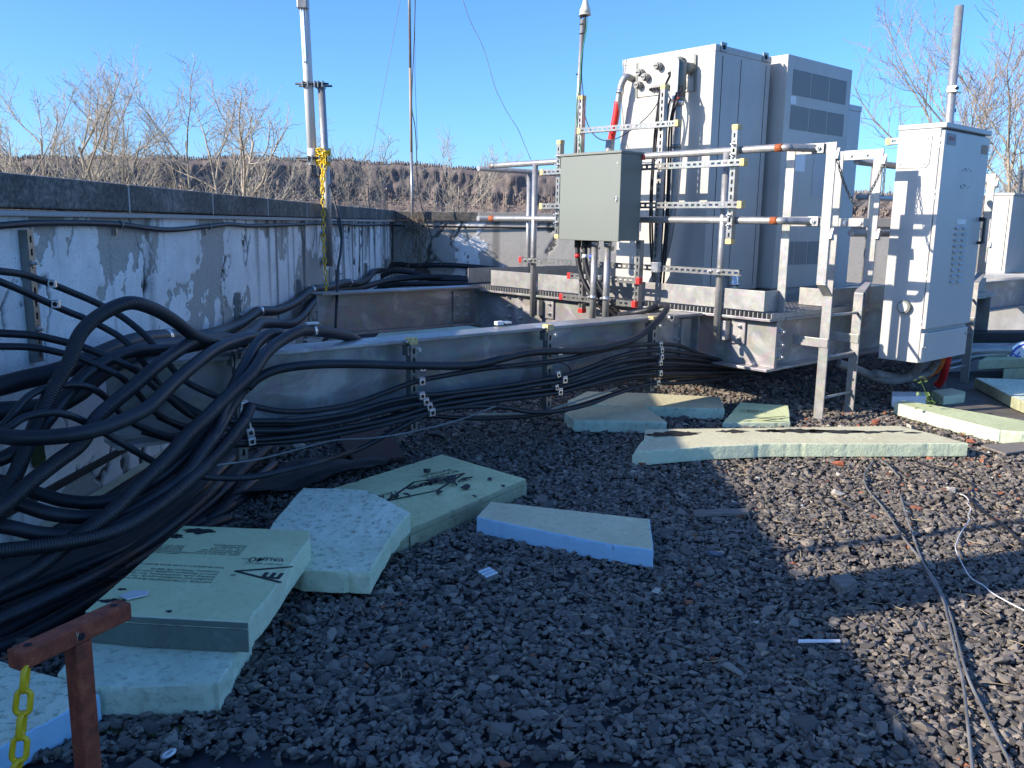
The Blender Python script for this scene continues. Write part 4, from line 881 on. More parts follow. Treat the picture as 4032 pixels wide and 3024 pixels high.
# conduits under the grey cabinet
for lab, A, mt, r_ in (('grey flexible hose curling left under the light grey cabinet', [(3625, 1420), (3600, 1470), (3540, 1495), (3460, 1490), (3370, 1455), (3300, 1430)], M_WIREG, 0.032), ('second grey hose behind the first under the light grey cabinet', [(3690, 1420), (3650, 1470), (3560, 1490), (3440, 1470)], M_WIREG, 0.03),
                       ('orange sleeved hose under the light grey cabinet', [(3708, 1415), (3690, 1450), (3645, 1480), (3590, 1490)], m_plain('orange_sleeve', (0.55, 0.14, 0.02), 0.5), 0.027), ('red sleeved hose standing on the slab under the light grey cabinet', [(3730, 1405), (3722, 1450), (3705, 1500), (3660, 1540), (3620, 1545), (3580, 1515)], M_RED, 0.03)):
    h_ = thing('flexible_hose', lab, 'hose', pt(*A[-1], 2.7)); P = spline([pt(*a_, 2.62 + 0.075 * i) for i, a_ in enumerate(A)], 7)
    if mt is M_RED:
        n_ = int(len(P) * 0.52); MB().tube(P[:n_], r_, 12).build('red_sleeve', mt, h_); MB().tube(P[n_ - 1:], r_ * 0.95, 12).build('hose', M_WIREG, h_)
    else: MB().tube(P, r_, 12).build('hose', mt, h_)
# ================================================================== cables
def P3(a):
    """(px, py, Y) -> forward distance Y;  (px, py, 't', v) platform plane;  (px, py, 'w', off) left parapet plane;  (px, py, 'z', v) height"""
    if len(a) == 3: return py_(*a)
    return {'t': lambda: pt(a[0], a[1], a[3]), 'w': lambda: pw(a[0], a[1], a[3]), 'z': lambda: pz(a[0], a[1], a[3]), 's': lambda: ps(a[0], a[1], a[3])}[a[2]]()
def cable(label, pts, r, mat=None, group='black cables of the left bundle', name='cable', n=14, sub=9, cat='cable'):
    P = spline([P3(a) for a in pts], sub); P[:, 2] = np.maximum(P[:, 2], r + 0.004)
    m = MB().tube(P, r, n); return single(name, m, mat or M_CABLE, label, cat, group)
def T(v, *pp): return [(a, b, 't', v) for a, b in pp]

cable('thick corrugated cable making the highest arch at the left', [(-70, 2120, 2.45), (9, 1958, 2.55), (63, 1863, 2.62), (142, 1669, 2.74), (203, 1542, 2.80), (269, 1432, 2.86), (316, 1316, 2.92), (396, 1240, 2.98), (506, 1193, 3.06), (601, 1215, 3.16), (683, 1261, 3.27), (765, 1321, 3.40), (850, 1347, 3.55), (930, 1352, 3.75)], 0.0250, M_CABRIB)
cable('thick corrugated cable crossing the swooping smooth one, dropping to the lower left', [(-80, 2060, 2.4), (32, 1977, 2.5), (127, 1894, 2.58), (221, 1821, 2.66), (316, 1748, 2.74), (380, 1650, 2.82), (443, 1590, 2.9), (538, 1511, 3.02), (617, 1441, 3.12), (683, 1393, 3.25), (765, 1343, 3.42), (848, 1330, 3.62), (898, 1332, 3.76), (960, 1350, 3.95)], 0.0250, M_CABRIB)
cable('smooth thick cable swooping level to the left edge below the arches', [(-120, 1700, 2.55), (0, 1716, 2.55), (63, 1723, 2.55), (158, 1723, 2.57), (253, 1716, 2.6), (348, 1700, 2.66), (443, 1672, 2.74), (538, 1631, 2.84), (601, 1590, 2.92), (683, 1509, 3.08), (765, 1437, 3.25), (848, 1377, 3.45), (931, 1343, 3.65), (1008, 1327, 3.84), (1080, 1335, 4.0)], 0.0248, M_CABLE)
cable('longest corrugated cable clamped over the near beam and running diagonally to the lower left corner', [(-140, 2385, 2.25), (0, 2313, 2.38), (79, 2275, 2.44), (158, 2227, 2.50), (271, 2133, 2.58), (362, 2074, 2.63), (452, 2006, 2.70), (542, 1916, 2.80), (655, 1807, 2.92), (738, 1713, 3.02), (820, 1636, 3.13), (903, 1553, 3.28), (986, 1476, 3.42), (1041, 1398, 3.58), (1096, 1349, 3.72), (1179, 1305, 3.88), (1229, 1303, 3.98), (1316, 1313, 4.12), (1389, 1332, 4.25), (1450, 1380, 4.35)], 0.0260, M_CABRIB)
cable('taped cable beside the longest one, turning down off the near beam', [(1120, 1325, 3.92), (1096, 1313, 3.86), (1052, 1321, 3.78), (1008, 1360, 3.66), (975, 1421, 3.52), (931, 1500, 3.40), (890, 1590, 3.28), (843, 1713, 3.12), (814, 1753, 3.06), (723, 1875, 2.95), (633, 1943, 2.86), (542, 1995, 2.80), (475, 2020, 2.76), (380, 2034, 2.72), (285, 2034, 2.68), (190, 2021, 2.64), (95, 1990, 2.62), (0, 1955, 2.6), (-90, 1920, 2.6)], 0.0240, M_CABLE)
cable('lower hanging loop cable near the white foot of the parapet', [(-60, 1880, 2.75), (40, 1905, 2.76), (127, 1935, 2.77), (190, 1955, 2.78), (253, 1971, 2.79), (348, 1979, 2.81), (443, 1968, 2.84), (538, 1933, 2.88), (640, 1870, 2.95), (740, 1790, 3.05), (830, 1690, 3.2), (890, 1600, 3.3)], 0.0230, M_CABLE)
# the dark bundle that lies along the ground towards the lower left corner
GB = [('topmost', [(1000, 1740), (882, 1839), (769, 1952), (633, 2065), (497, 2155), (330, 2225), (150, 2300), (-100, 2400)], 0.10, 0.022),
      ('second', [(1060, 1760), (960, 1850), (850, 1960), (720, 2060), (580, 2150), (420, 2235), (230, 2320), (-60, 2440)], 0.075, 0.023),
      ('third', [(1080, 1830), (960, 1930), (850, 2015), (720, 2100), (600, 2170), (430, 2270), (250, 2365), (-60, 2500)], 0.05, 0.023),
      ('fourth', [(1000, 1930), (880, 2010), (770, 2070), (660, 2135), (540, 2210), (400, 2300), (220, 2405), (-60, 2545)], 0.03, 0.024),
      ('fifth', [(870, 1900), (760, 2000), (640, 2095), (520, 2180), (370, 2270), (180, 2360), (-60, 2465)], 0.12, 0.022),
      ('lowest', [(900, 2045), (800, 2080), (690, 2140), (570, 2225), (420, 2325), (240, 2430), (-60, 2590)], 0.027, 0.024)]
for nm, P, z, r in GB:
    cable(f'{nm} of the dark cables lying along the ground beside the printed foam board', [(a, b, 'z', z + 0.02 * math.sin(i * 1.7)) for i, (a, b) in enumerate(P)], r, M_CABLE if nm != 'second' else M_CABRIB)
# thinner runs: parapet -> beam hangers -> platform, all on the outside of the near beam
TC = 3.475
right_ends = {'a': T(TC, (2601, 1355), (2678, 1362), (2769, 1398), (2836, 1421), (2904, 1438), (2985, 1458)),
              'b': T(TC, (2603, 1380), (2723, 1394), (2814, 1412), (2904, 1440), (2972, 1453), (3010, 1462)),
              'c': T(TC + 0.02, (2603, 1407), (2769, 1418), (2904, 1446), (3000, 1464)),
              'd': T(TC, (2599, 1430), (2769, 1437), (2949, 1458), (3010, 1466)),
              'e': T(TC, (2599, 1471), (2769, 1469), (2949, 1464), (3015, 1462)),
              'f': T(TC, (2590, 1509), (2678, 1509), (2814, 1493), (2904, 1472), (2995, 1462))}
cable('upper thin cable from the parapet clamp, topmost under the heavy run at the last hanger', [(-90, 1060, 2.98), (0, 1068, 3.0), (95, 1082, 3.12), (190, 1114, 3.22), (285, 1152, 3.3), (380, 1193, 3.36), (459, 1234, 3.4), (522, 1278, 3.4), (585, 1335, 3.38), (650, 1415, 3.38), (727, 1498, 3.42), (848, 1559, 3.52)] + T(TC, (931, 1583), (1069, 1614), (1158, 1621), (1271, 1612), (1407, 1585), (1520, 1544), (1642, 1501), (1768, 1476), (1900, 1453), (2063, 1435), (2226, 1415), (2334, 1389), (2479, 1361)) + right_ends['a'], 0.0132, M_CABRIB)
cable('lower thin cable from the parapet clamp, second from the top at the last hanger', [(-90, 1075, 2.95), (0, 1109, 2.98), (95, 1149, 3.06), (190, 1193, 3.14), (269, 1228, 3.2), (332, 1253, 3.24), (411, 1291, 3.28), (475, 1329, 3.3), (522, 1373, 3.3), (575, 1440, 3.32), (633, 1520, 3.36), (683, 1575, 3.42), (793, 1636, 3.46)] + T(TC, (887, 1656), (1096, 1658), (1181, 1657), (1362, 1630), (1520, 1585), (1646, 1560), (1768, 1548), (2000, 1518), (2113, 1498), (2226, 1478), (2316, 1448), (2407, 1412), (2497, 1388)) + right_ends['b'], 0.0128)
cable('thin cable entering level at the left edge, third from the top at the last hanger', [(-90, 1305, 2.9), (0, 1312, 2.92), (127, 1320, 2.98), (222, 1339, 3.04), (316, 1364, 3.08), (411, 1399, 3.12), (475, 1427, 3.15), (545, 1465, 3.2), (600, 1515, 3.24), (655, 1559, 3.32), (710, 1606, 3.4), (765, 1641, 3.45)] + T(TC, (865, 1680), (959, 1694), (1096, 1696), (1181, 1688), (1362, 1657), (1542, 1612), (1669, 1587), (1814, 1557), (2000, 1537), (2090, 1520), (2221, 1498), (2339, 1457), (2452, 1421)) + right_ends['c'], 0.0138)
cable('thin cable just below that level one, fourth from the top at the last hanger', [(-90, 1362, 2.85), (0, 1364, 2.87), (127, 1368, 2.92), (237, 1389, 2.98), (316, 1411, 3.02), (411, 1452, 3.06), (475, 1484, 3.1), (540, 1545, 3.18), (590, 1605, 3.26), (660, 1655, 3.36), (760, 1690, 3.44)] + T(TC, (859, 1722), (963, 1735), (1181, 1716), (1362, 1684), (1542, 1648), (1700, 1600), (1850, 1575), (2000, 1553), (2203, 1526), (2316, 1494), (2452, 1453)) + right_ends['d'], 0.0122)
cable('thin cable arching at the far left, fifth from the top at the last hanger', [(-60, 1760, 2.62), (32, 1653, 2.66), (95, 1577, 2.72), (158, 1536, 2.78), (253, 1517, 2.86), (332, 1520, 2.92), (396, 1549, 2.98), (440, 1590, 3.02), (511, 1658, 3.08), (588, 1694, 3.14), (701, 1728, 3.22), (830, 1742, 3.36)] + T(TC, (963, 1747), (1181, 1735), (1362, 1704), (1542, 1665), (1690, 1625), (1850, 1592), (2000, 1572), (2090, 1561), (2203, 1545), (2316, 1516), (2452, 1484)) + right_ends['e'], 0.0124)
cable('lowest thin cable drooping close to the gravel, bottom of the last hanger', [(-60, 1730, 2.58), (32, 1685, 2.6), (95, 1644, 2.64), (190, 1625, 2.7), (253, 1631, 2.75), (316, 1653, 2.8), (411, 1704, 2.86), (475, 1742, 2.9), (554, 1789, 2.96), (606, 1818, 3.0), (680, 1850, 3.06), (760, 1870, 3.12), (859, 1882, 3.2), (1000, 1878, 3.3), (1136, 1847, 3.42), (1271, 1815, 3.55)] + T(TC, (1407, 1770), (1542, 1702), (1678, 1630), (1705, 1616), (1768, 1607), (1904, 1600), (2000, 1606), (2068, 1620), (2181, 1620), (2316, 1593), (2407, 1557), (2520, 1521)) + right_ends['f'], 0.0126)
cable('heavy smooth black cable along the web of the near beam, clamped on four hangers', [(770, 1830, 3.0), (850, 1715, 3.12), (905, 1620, 3.3)] + T(TC - 0.01, (953, 1545), (983, 1520), (1019, 1487), (1096, 1454), (1226, 1436), (1407, 1433), (1633, 1440), (1859, 1438), (1990, 1409), (2081, 1389), (2182, 1382), (2298, 1380), (2406, 1362), (2497, 1333), (2569, 1283)) + [(2615, 1232, 't', 3.50), (2627, 1205, 't', 3.56), (2600, 1203, 't', 3.66), (2545, 1222, 't', 3.72), (2480, 1235, 't', 3.85), (2440, 1240, 't', 4.1)], 0.0205, M_CABLE, sub=12)
for i, (lab, P, r) in enumerate((('black cable tucked behind the level runs between the first two hangers', [(560, 1700), (700, 1735), (860, 1752), (1010, 1748), (1190, 1728), (1370, 1690), (1540, 1655), (1700, 1612), (1900, 1585), (2100, 1555), (2300, 1525), (2480, 1492), (2600, 1480), (2780, 1475), (2980, 1466)], 0.0118),
        ('inner black cable close to the beam web below the heavy run', [(640, 1540), (760, 1610), (880, 1668), (1020, 1672), (1200, 1668), (1380, 1640), (1540, 1596), (1680, 1572), (1850, 1560), (2020, 1528), (2160, 1500), (2320, 1462), (2460, 1425), (2600, 1418), (2780, 1430), (2980, 1462)], 0.0118),
        ('inner black cable just above the lowest thin run', [(620, 1640), (760, 1700), (900, 1728), (1080, 1718), (1260, 1702), (1440, 1668), (1600, 1625), (1780, 1590), (1960, 1568), (2140, 1540), (2330, 1500), (2480, 1462), (2600, 1450), (2800, 1452), (2980, 1464)], 0.0122))):
    cable(lab, [(a, b, 't', 3.515) for a, b in P], r, M_CABLE)
cable('thick black cable nested under the highest arch at the left', [(-90, 1830, 2.6), (20, 1800, 2.65), (110, 1740, 2.72), (190, 1650, 2.8), (260, 1560, 2.9), (330, 1480, 3.0), (420, 1420, 3.12), (520, 1385, 3.25), (620, 1378, 3.38), (720, 1372, 3.5), (820, 1352, 3.66), (900, 1345, 3.85)], 0.0235, M_CABLE)
cable('smooth black cable slung low from the left edge into the ground bundle', [(-100, 2060, 2.5), (30, 2075, 2.52), (150, 2100, 2.56), (270, 2105, 2.6), (400, 2085, 2.66), (520, 2040, 2.74), (640, 1970, 2.84), (760, 1880, 2.96), (860, 1790, 3.1), (940, 1700, 3.25), (985, 1600, 3.38)], 0.0235, M_CABLE)
cable('corrugated cable beside it, lowest at the left edge', [(-100, 2180, 2.4), (40, 2165, 2.45), (170, 2150, 2.5), (310, 2130, 2.57), (440, 2095, 2.65), (560, 2035, 2.74), (680, 1950, 2.86), (790, 1850, 3.0), (880, 1760, 3.12), (960, 1660, 3.28)], 0.0235, M_CABRIB)
cable('slack black cable sagging behind the hangers just above the gravel', T(3.55, (1480, 1600), (1600, 1630), (1723, 1640), (1859, 1647), (2000, 1644), (2136, 1630), (2300, 1590), (2450, 1540), (2600, 1500), (2760, 1480), (2950, 1470)), 0.012, M_CABLE)
cable('thin black loose lead curling at the second hanger', T(3.46, (1960, 1445), (2050, 1448), (2140, 1440), (2200, 1428), (2235, 1440), (2250, 1460)), 0.004, M_CABLE)
# thick lagged cables along the parapet
cable('fat black insulated line climbing the foot of the parapet past the steel band', [(-120, 1545, 2.95), (0, 1520, 3.0), (95, 1495, 3.08), (190, 1474, 3.15), (285, 1443, 3.25), (380, 1402, 3.38), (475, 1362, 3.55), (554, 1338, 3.72), (652, 1327, 3.95), (765, 1328, 4.3), (848, 1314, 4.6)] + [(931, 1283, 'w', 0.09), (986, 1246, 'w', 0.06), (1019, 1226, 'w', 0.055), (1090, 1222, 'w', 0.055), (1158, 1192, 'w', 0.055), (1226, 1143, 'w', 0.055), (1290, 1132, 'w', 0.055), (1362, 1112, 'w', 0.06), (1407, 1116, 'w', 0.06), (1443, 1102, 'w', 0.07), (1470, 1071, 'w', 0.07), (1511, 1062, 11.7), (1556, 1041, 12.2), (1633, 1046, 12.2), (1768, 1044, 12.2), (1931, 1057, 12.2), (2080, 1075, 12.2)], 0.036, M_CABLE, 'insulated lines along the parapet')
cable('second fat insulated line below it, dipping behind the near beam', [(-120, 1640, 2.8), (0, 1621, 2.85), (120, 1612, 2.92), (222, 1592, 3.0), (316, 1542, 3.1), (380, 1482, 3.2), (475, 1418, 3.36), (540, 1385, 3.5), (640, 1362, 3.75), (780, 1350, 4.1), (900, 1345, 4.5), (985, 1310, 5.0), (1022, 1276, 5.4), (1068, 1274, 5.8), (1136, 1277, 6.4), (1181, 1252, 6.9), (1235, 1188, 7.6), (1271, 1157, 8.1), (1340, 1140, 8.9), (1430, 1130, 9.8), (1530, 1105, 10.6), (1700, 1090, 11.0), (1900, 1100, 11.2)], 0.034, M_CABLE, 'insulated lines along the parapet')
for i, (P, r) in enumerate((([(1440, 1120), (1500, 1090), (1553, 1068), (1640, 1078), (1720, 1105), (1820, 1110), (2000, 1115)], 0.032), ([(1480, 1140), (1540, 1105), (1600, 1092), (1760, 1100), (2000, 1108)], 0.03), ([(1460, 1150), (1530, 1125), (1640, 1118), (1800, 1118), (2000, 1124)], 0.03))):
    cable(['upper', 'middle', 'lower'][i] + ' of three insulated lines crossing to the platform in the back corner', [(a, b, 11.3 - 0.25 * i) for a, b in P], r, M_CABLE, 'insulated lines along the parapet')
cable('slim black conduit strung along the parapet just under the coping', [(-150, 905, 'w', 0.03), (0, 889, 'w', 0.03), (181, 878, 'w', 0.03), (452, 883, 'w', 0.03), (655, 905, 'w', 0.03), (814, 892, 'w', 0.03), (904, 883, 'w', 0.03), (1000, 889, 'w', 0.03), (1194, 883, 'w', 0.03), (1271, 879, 'w', 0.03), (1362, 881, 'w', 0.03), (1407, 885, 'w', 0.03), (1529, 885, 'w', 0.03), (1570, 888, 12.25), (1746, 892, 12.26), (1949, 896, 12.26), (2300, 900, 12.26)], 0.0135, M_CABLE, 'insulated lines along the parapet')
for i, (px, yy) in enumerate(((472, 884), (822, 892), (1197, 883), (1405, 885), (1475, 885))):
    p = pw(px, yy, 0.03); m = MB().tube([p + 0.0155 * (math.cos(a) * WN + math.sin(a) * EZ) for a in np.linspace(-0.6 * PI, 0.6 * PI, 9)], 0.0045, 6)
    m.box(p - EZ * 0.03 - WN * 0.02, (0.008, 0.02, 0.045), (WN, WD, EZ)); single('pipe_clip', m, M_STRUT, ['first', 'second', 'third', 'fourth', 'fifth'][i] + ' metal clip from the left on the slim conduit under the coping', 'clip', 'clips of the slim conduit')
# steel bands on the fat lines
for i, (px, py, off) in enumerate(((652, 1327, None), (1019, 1226, 0.055), (1226, 1143, 0.055), (1375, 1112, 0.06))):
    p = py_(px, py, 3.95) if off is None else pw(px, py, off); ax = nrm(np.array([0.5, 0.85, 0.1])) if off is None else nrm(WD + EZ * (0.55 if i == 2 else 0.15))
    single('pipe_band', MB().cyl(p - ax * 0.02, p + ax * 0.02, 0.0385, 18), M_CLAMP, ['shiny band on the fat line nearest the camera', 'shiny band where the fat line starts to climb the parapet', 'shiny band beside the lowest bracket of the antenna pole', 'shiny band on the fat line right of the yellow chain'][i], 'band', 'bands of the insulated lines')

# ---- hangers with cable clamps
def clamp_on(root, p, size=0.030, tilt=0.0):
    ax = (E1 * math.cos(tilt) + EZ * math.sin(tilt), E2, EZ * math.cos(tilt) - E1 * math.sin(tilt))
    c = MB().box(p, (size, 0.020, size), ax).build('cable_clamp', M_CLAMP, root, 0.003)
    MB().cyl(p - E2 * 0.0100, p - E2 * 0.0112, size * 0.27, 14).build('clamp_hole', M_DARK, c)
    MB().box(p + ax[2] * size * 0.62 + E2 * 0.004, (size * 0.9, 0.026, 0.004), ax).build('clamp_lip', M_CLAMP, c)
def hanger(label, px, y0, y1, clamps, cap=True, beamclamp=True):
    pa, pb = pt(px[0], y0, 3.545), pt(px[1], y1, 3.545); q = (pa + pb) / 2; pa = np.array([q[0], q[1], pa[2]]); pb = np.array([q[0], q[1], pb[2]])
    h = thing('strut_hanger', label, 'strut', pb, 'strut hangers on the near beam')
    strut(pb, pa, -E2, parent=h, caps={1: M_CAP} if cap else {}, mat=M_STRUT)
    if beamclamp:
        MB().box(pa + E2 * 0.05 - E1 * 0.028 + EZ * 0.006, (0.03, 0.09, 0.008), (E1, E2, EZ)).build('beam_clamp', M_CLAMP, h, 0.002)
        MB().box(pa + E2 * 0.03 - E1 * 0.028 - EZ * 0.04, (0.012, 0.05, 0.05), (E1, E2, EZ)).build('beam_clamp', M_STRUT, h, 0.002)
        MB().hexbolt(pa - E2 * 0.042 - EZ * 0.03, -E2, 0.010, 0.008, 0).build('bolt', M_BOLT, h)
    for cx, cy, sz, tl in clamps: clamp_on(h, pt(cx, cy, TC - 0.012), sz, tl)
    return h
hanger('slotted hanger nearest the left wall, with a tilted row of six bright clamps', (945, 958), 1385, 1812, [(983, 1520, 0.036, 0.25), (960, 1596, 0.034, 0.0), (958, 1622, 0.034, 0.0), (966, 1660, 0.034, 0.1), (972, 1680, 0.034, 0.1), (984, 1704, 0.034, 0.15), (990, 1738, 0.034, 0.1)], cap=False)
hanger('second slotted hanger from the left, with a staircase of clamps', (1628, 1634), 1350, 1702, [(1663, 1448, 0.036, 0), (1660, 1504, 0.034, 0), (1660, 1560, 0.034, 0.1), (1676, 1583, 0.034, 0.15), (1690, 1602, 0.034, 0.15), (1700, 1625, 0.036, 0.05)])
hanger('third slotted hanger from the left, with yellow cap and four clamps', (2168, 2160), 1295, 1612, [(2204, 1386, 0.038, 0), (2197, 1476, 0.030, 0.25), (2222, 1497, 0.036, 0), (2204, 1544, 0.034, 0), (2190, 1527, 0.026, 0.2)])
hanger('rightmost slotted hanger, with a column of six clamps', (2578, 2570), 1262, 1541, [(2600, 1358, 0.029, 0), (2604, 1381, 0.031, 0), (2604, 1407, 0.031, 0), (2599, 1430, 0.031, 0), (2599, 1471, 0.031, 0), (2590, 1509, 0.031, 0)])
cl_ = thing('cable_clamp', 'bright clamp holding the longest cable on top of the near beam', 'clamp', py_(1229, 1305, 3.95)); p = py_(1229, 1303, 3.98)
MB().cyl(p - nrm(E1 + EZ * 0.2) * 0.018, p + nrm(E1 + EZ * 0.2) * 0.018, 0.0262, 18).build('saddle', M_CLAMP, cl_); MB().box(p + EZ * 0.035, (0.06, 0.03, 0.012), (E1, E2, EZ)).build('top_bar', M_CLAMP, cl_, 0.003); MB().box(p - EZ * 0.045, (0.08, 0.04, 0.014), (E1, E2, EZ)).build('base_channel', M_STRUT, cl_, 0.003)
cl_ = thing('cable_clamp', 'bright round clamp where the heavy cable bends over the near beam', 'clamp', pt(2636, 1250, 3.55)); p = pt(2636, 1250, 3.53)
MB().cyl(p, p - E2 * 0.02, 0.026, 6).build('nut_plate', M_CLAMP, cl_); MB().cyl(p - E2 * 0.02, p - E2 * 0.022, 0.011, 12).build('clamp_hole', M_DARK, cl_)
cl_ = thing('beam_clip', 'small white clip lying on the sunlit flange of the near beam', 'clip', pz(1970, 1275, 0.68)); p = pz(1965, 1272, 0.69)
MB().box(p, (0.05, 0.03, 0.022), (E1, E2, EZ)).build('block', M_WHITE, cl_, 0.003); MB().box(p + E1 * 0.055, (0.05, 0.04, 0.012), (E1, E2, EZ)).build('plate', M_CLAMP, cl_, 0.002)

# struts fixed to the left parapet
def wall_strut(label, px, y0, y1, off=0.03, mat=None, clamps=()):
    a, b = pw(px, y0, off), pw(px, y1, off); q = (a + b) / 2; a = np.array([q[0], q[1], a[2]]); b = np.array([q[0], q[1], max(0.02, b[2])])
    h = thing('wall_strut', label, 'strut', b, 'struts on the left parapet'); strut(b, a, WN, w=0.041, parent=h, mat=mat or M_STRUT, slot=0.026, pitch=0.05)
    for z_ in (0.25, 0.75): MB().hexbolt(b + (a - b) * z_ + WN * 0.001, WN, 0.010, 0.008, 0.014).build('bolt', M_BOLT, h)
    for cx, cy, cd in clamps: 
        p = py_(cx, cy, cd); c = MB().box(p, (0.030, 0.014, 0.030), (EX, EY, EZ)).build('cable_clamp', M_CLAMP, h, 0.003); MB().cyl(p - EY * 0.007, p - EY * 0.0082, 0.0085, 14).build('clamp_hole', M_DARK, c)
wall_strut('slotted strut nearest the camera on the left parapet, with two bright clamps', 140, 905, 1430, 0.035, None, ((206, 1117, 3.20), (220, 1197, 3.14)))
for i, (px, y0, y1) in enumerate(((946, 1152, 1270), (1187, 1100, 1200), (1336, 1062, 1120), (1445, 1036, 1090), (1525, 1020, 1060))):
    wall_strut(['stub strut above the dip of the fat line', 'stub strut left of the yellow chain', 'stub strut just right of the yellow chain', 'stub strut before the back corner', 'stub strut at the back corner'][i] + ' on the left parapet', px, y0, y1, 0.03, M_BEAM)

# ---- tube antenna on its pole, with the yellow chain
an = thing('tube_antenna', 'white tube antenna clamped to a pole on the left parapet', 'antenna', pw(1289, 1048, 0.06))
YA = 7.93
MB().tube([py_(1197, 0, YA) + (py_(1197, 0, YA) - py_(1231, 640, YA)) * 0.25, py_(1231, 640, YA)], [0.0405, 0.0415], 20).build('radome', M_GLASSW, an)
MB().cyl(py_(1228, 585, YA), py_(1232, 650, YA), 0.0425, 20).build('end_fitting', M_GLASSW, an)
MB().tube([py_(1264, 325, YA), py_(1288, 760, YA), py_(1297, 1048, YA)], 0.032, 18).build('support_pole', M_PIPE, an)
pipe2 = [py_(1183, 8, YA - 0.05), py_(1196, 225, YA - 0.05), py_(1200, 240, YA - 0.05), py_(1204, 222, YA - 0.05), py_(1192, 8, YA - 0.05)]
MB().tube(spline(pipe2, 8), 0.0055, 8).build('hairpin_tube', M_CLAMP, an)
hb = py_(1193, 10, YA - 0.03); MB().box(hb, (0.09, 0.10, 0.11), (EX, EY, EZ)).build('head_bracket', M_BEAM, an, 0.01)
for yy in (333, 625):
    for dy_, dd in ((-3, -0.055), (6, 0.055)):
        A, B = py_(1163 if dy_ < 0 else 1178, yy + dy_, YA + dd), py_(1294 if dy_ < 0 else 1308, yy + dy_, YA + dd); MB().cyl(A, B, 0.0085, 8).build('threaded_rod', M_BLACK, an)
    for px in (1198, 1218, 1245, 1258, 1275) if yy == 333 else (1216, 1233, 1262, 1296):
        MB().box(py_(px + (0 if yy == 333 else 2), yy + 1, YA), (0.012, 0.13, 0.055), (EX, EY, EZ)).build('clamp_jaw', M_STRUT, an, 0.002)
for yy in (921, 1027):
    p = pw(1287 if yy == 921 else 1291, yy, 0.045); MB().box(p, (0.02, 0.20, 0.052), (WN, WD, EZ)).build('wall_bracket', M_BEAM, an, 0.003)
    for sgn in (-1, 1): MB().hexbolt(p + WD * sgn * 0.08 + WN * 0.01, WN, 0.012, 0.008, 0).build('bolt', M_BOLT, an)
MB().tube(spline([py_(1228, 650, YA), py_(1230, 680, YA), py_(1245, 694, YA), py_(1275, 700, YA + 0.05), py_(1296, 725, YA), py_(1312, 770, YA - 0.1), py_(1328, 835, YA - 0.2)], 7), 0.009, 8).build('lead', M_CABLE, an)
MB().tube(spline([py_(1328, 830, YA - 0.2), py_(1336, 870, YA - 0.3), py_(1345, 940, YA - 0.4), py_(1340, 1000, YA - 0.6), py_(1331, 1060, YA - 0.8), py_(1327, 1160, YA - 1.1), py_(1321, 1297, YA - 1.3)], 7), [0.011 + 0.008 * math.exp(-((i - 6) / 6) ** 2) for i in range(43)], 8).build('lead_sleeve', M_CABLE, an)
yc = thing('yellow_chain', 'yellow plastic chain wrapped on the antenna pole and hanging down', 'chain', py_(1262, 1290, 8.1))
hang = [py_(1268, 640, YA - 0.07), py_(1272, 800, YA - 0.07), py_(1276, 1000, YA - 0.1), py_(1284, 1120, YA - 0.15), py_(1275, 1220, YA - 0.2), py_(1260, 1290, YA - 0.25)]
chain(yc, spline(hang, 8), 0.066, 0.0062, M_YELLOW, 0.62)
chain(yc, [py_(1276, 600, YA - 0.10), py_(1280, 660, YA - 0.10), py_(1270, 715, YA - 0.09), py_(1270, 780, YA - 0.09)], 0.066, 0.0062, M_YELLOW, 0.62, 0.7)
for k_ in range(5):
    c0 = py_(1273, 592 + 13 * k_, YA); chain(yc, [c0 + (0.052 + 0.006 * (k_ % 2)) * (math.cos(a) * EX + math.sin(a) * EY) + EZ * 0.012 * math.sin(a * 2 + k_) for a in np.linspace(k_, k_ + 2 * PI, 15)], 0.060, 0.0064, M_YELLOW, 0.60, 0.4 * k_)

# ---- thin mast with wires
ms = thing('radio_mast', 'thin rust-streaked mast on the back parapet', 'mast', py_(1623, 885, 12.2))
for y0, y1, mt, r in ((-420, 268, M_PIPE, 0.0185), (266, 600, m_paint('rust_tan', (0.42, 0.31, 0.22), 0.7, 0.2, 6), 0.0183), (598, 900, M_PIPE, 0.0175)): MB().cyl(py_(np.interp(y0, [-420, 900], [1606, 1624]), y0, 12.2), py_(np.interp(y1, [-420, 900], [1606, 1624]), y1, 12.2), r, 12).build('tube', mt, ms)
MB().box(py_(1624, 893, 12.24), (0.2, 0.05, 0.06), (WN, WD, EZ)).build('bracket', M_BEAM, ms)
MB().tube(spline([py_(x, y, 12.1) for x, y in ((1640, -300), (1635, 0), (1629, 200), (1623, 330), (1622, 430), (1634, 500), (1640, 600), (1642, 700), (1652, 780), (1669, 845), (1690, 905), (1698, 940), (1690, 1000), (1676, 1040))], 6), 0.007, 6).build('lead', M_CABLE, ms)
MB().tube([py_(1632, -300, 12.15), py_(1634, 300, 12.15), py_(1644, 590, 12.15)], 0.003, 5).build('halyard', M_CABLE, ms)
for lab, P, yy in (('fine guy wire slanting left of the rusty mast', ((1592, -80), (1576, 0), (1530, 250), (1480, 520), (1440, 740)), 11.8), ('fine stray wire drooping in the sky left of the small antenna', ((1800, -60), (1823, 0), (1850, 80), (1900, 181), (1925, 260), (1949, 343), (1975, 400), (2000, 447), (2040, 510), (2065, 570), (2090, 628)), 9.5)):
    single('guy_wire', MB().tube(spline([py_(a, b, yy) for a, b in P], 5), 0.0034, 5), M_WIREG, lab, 'wire')
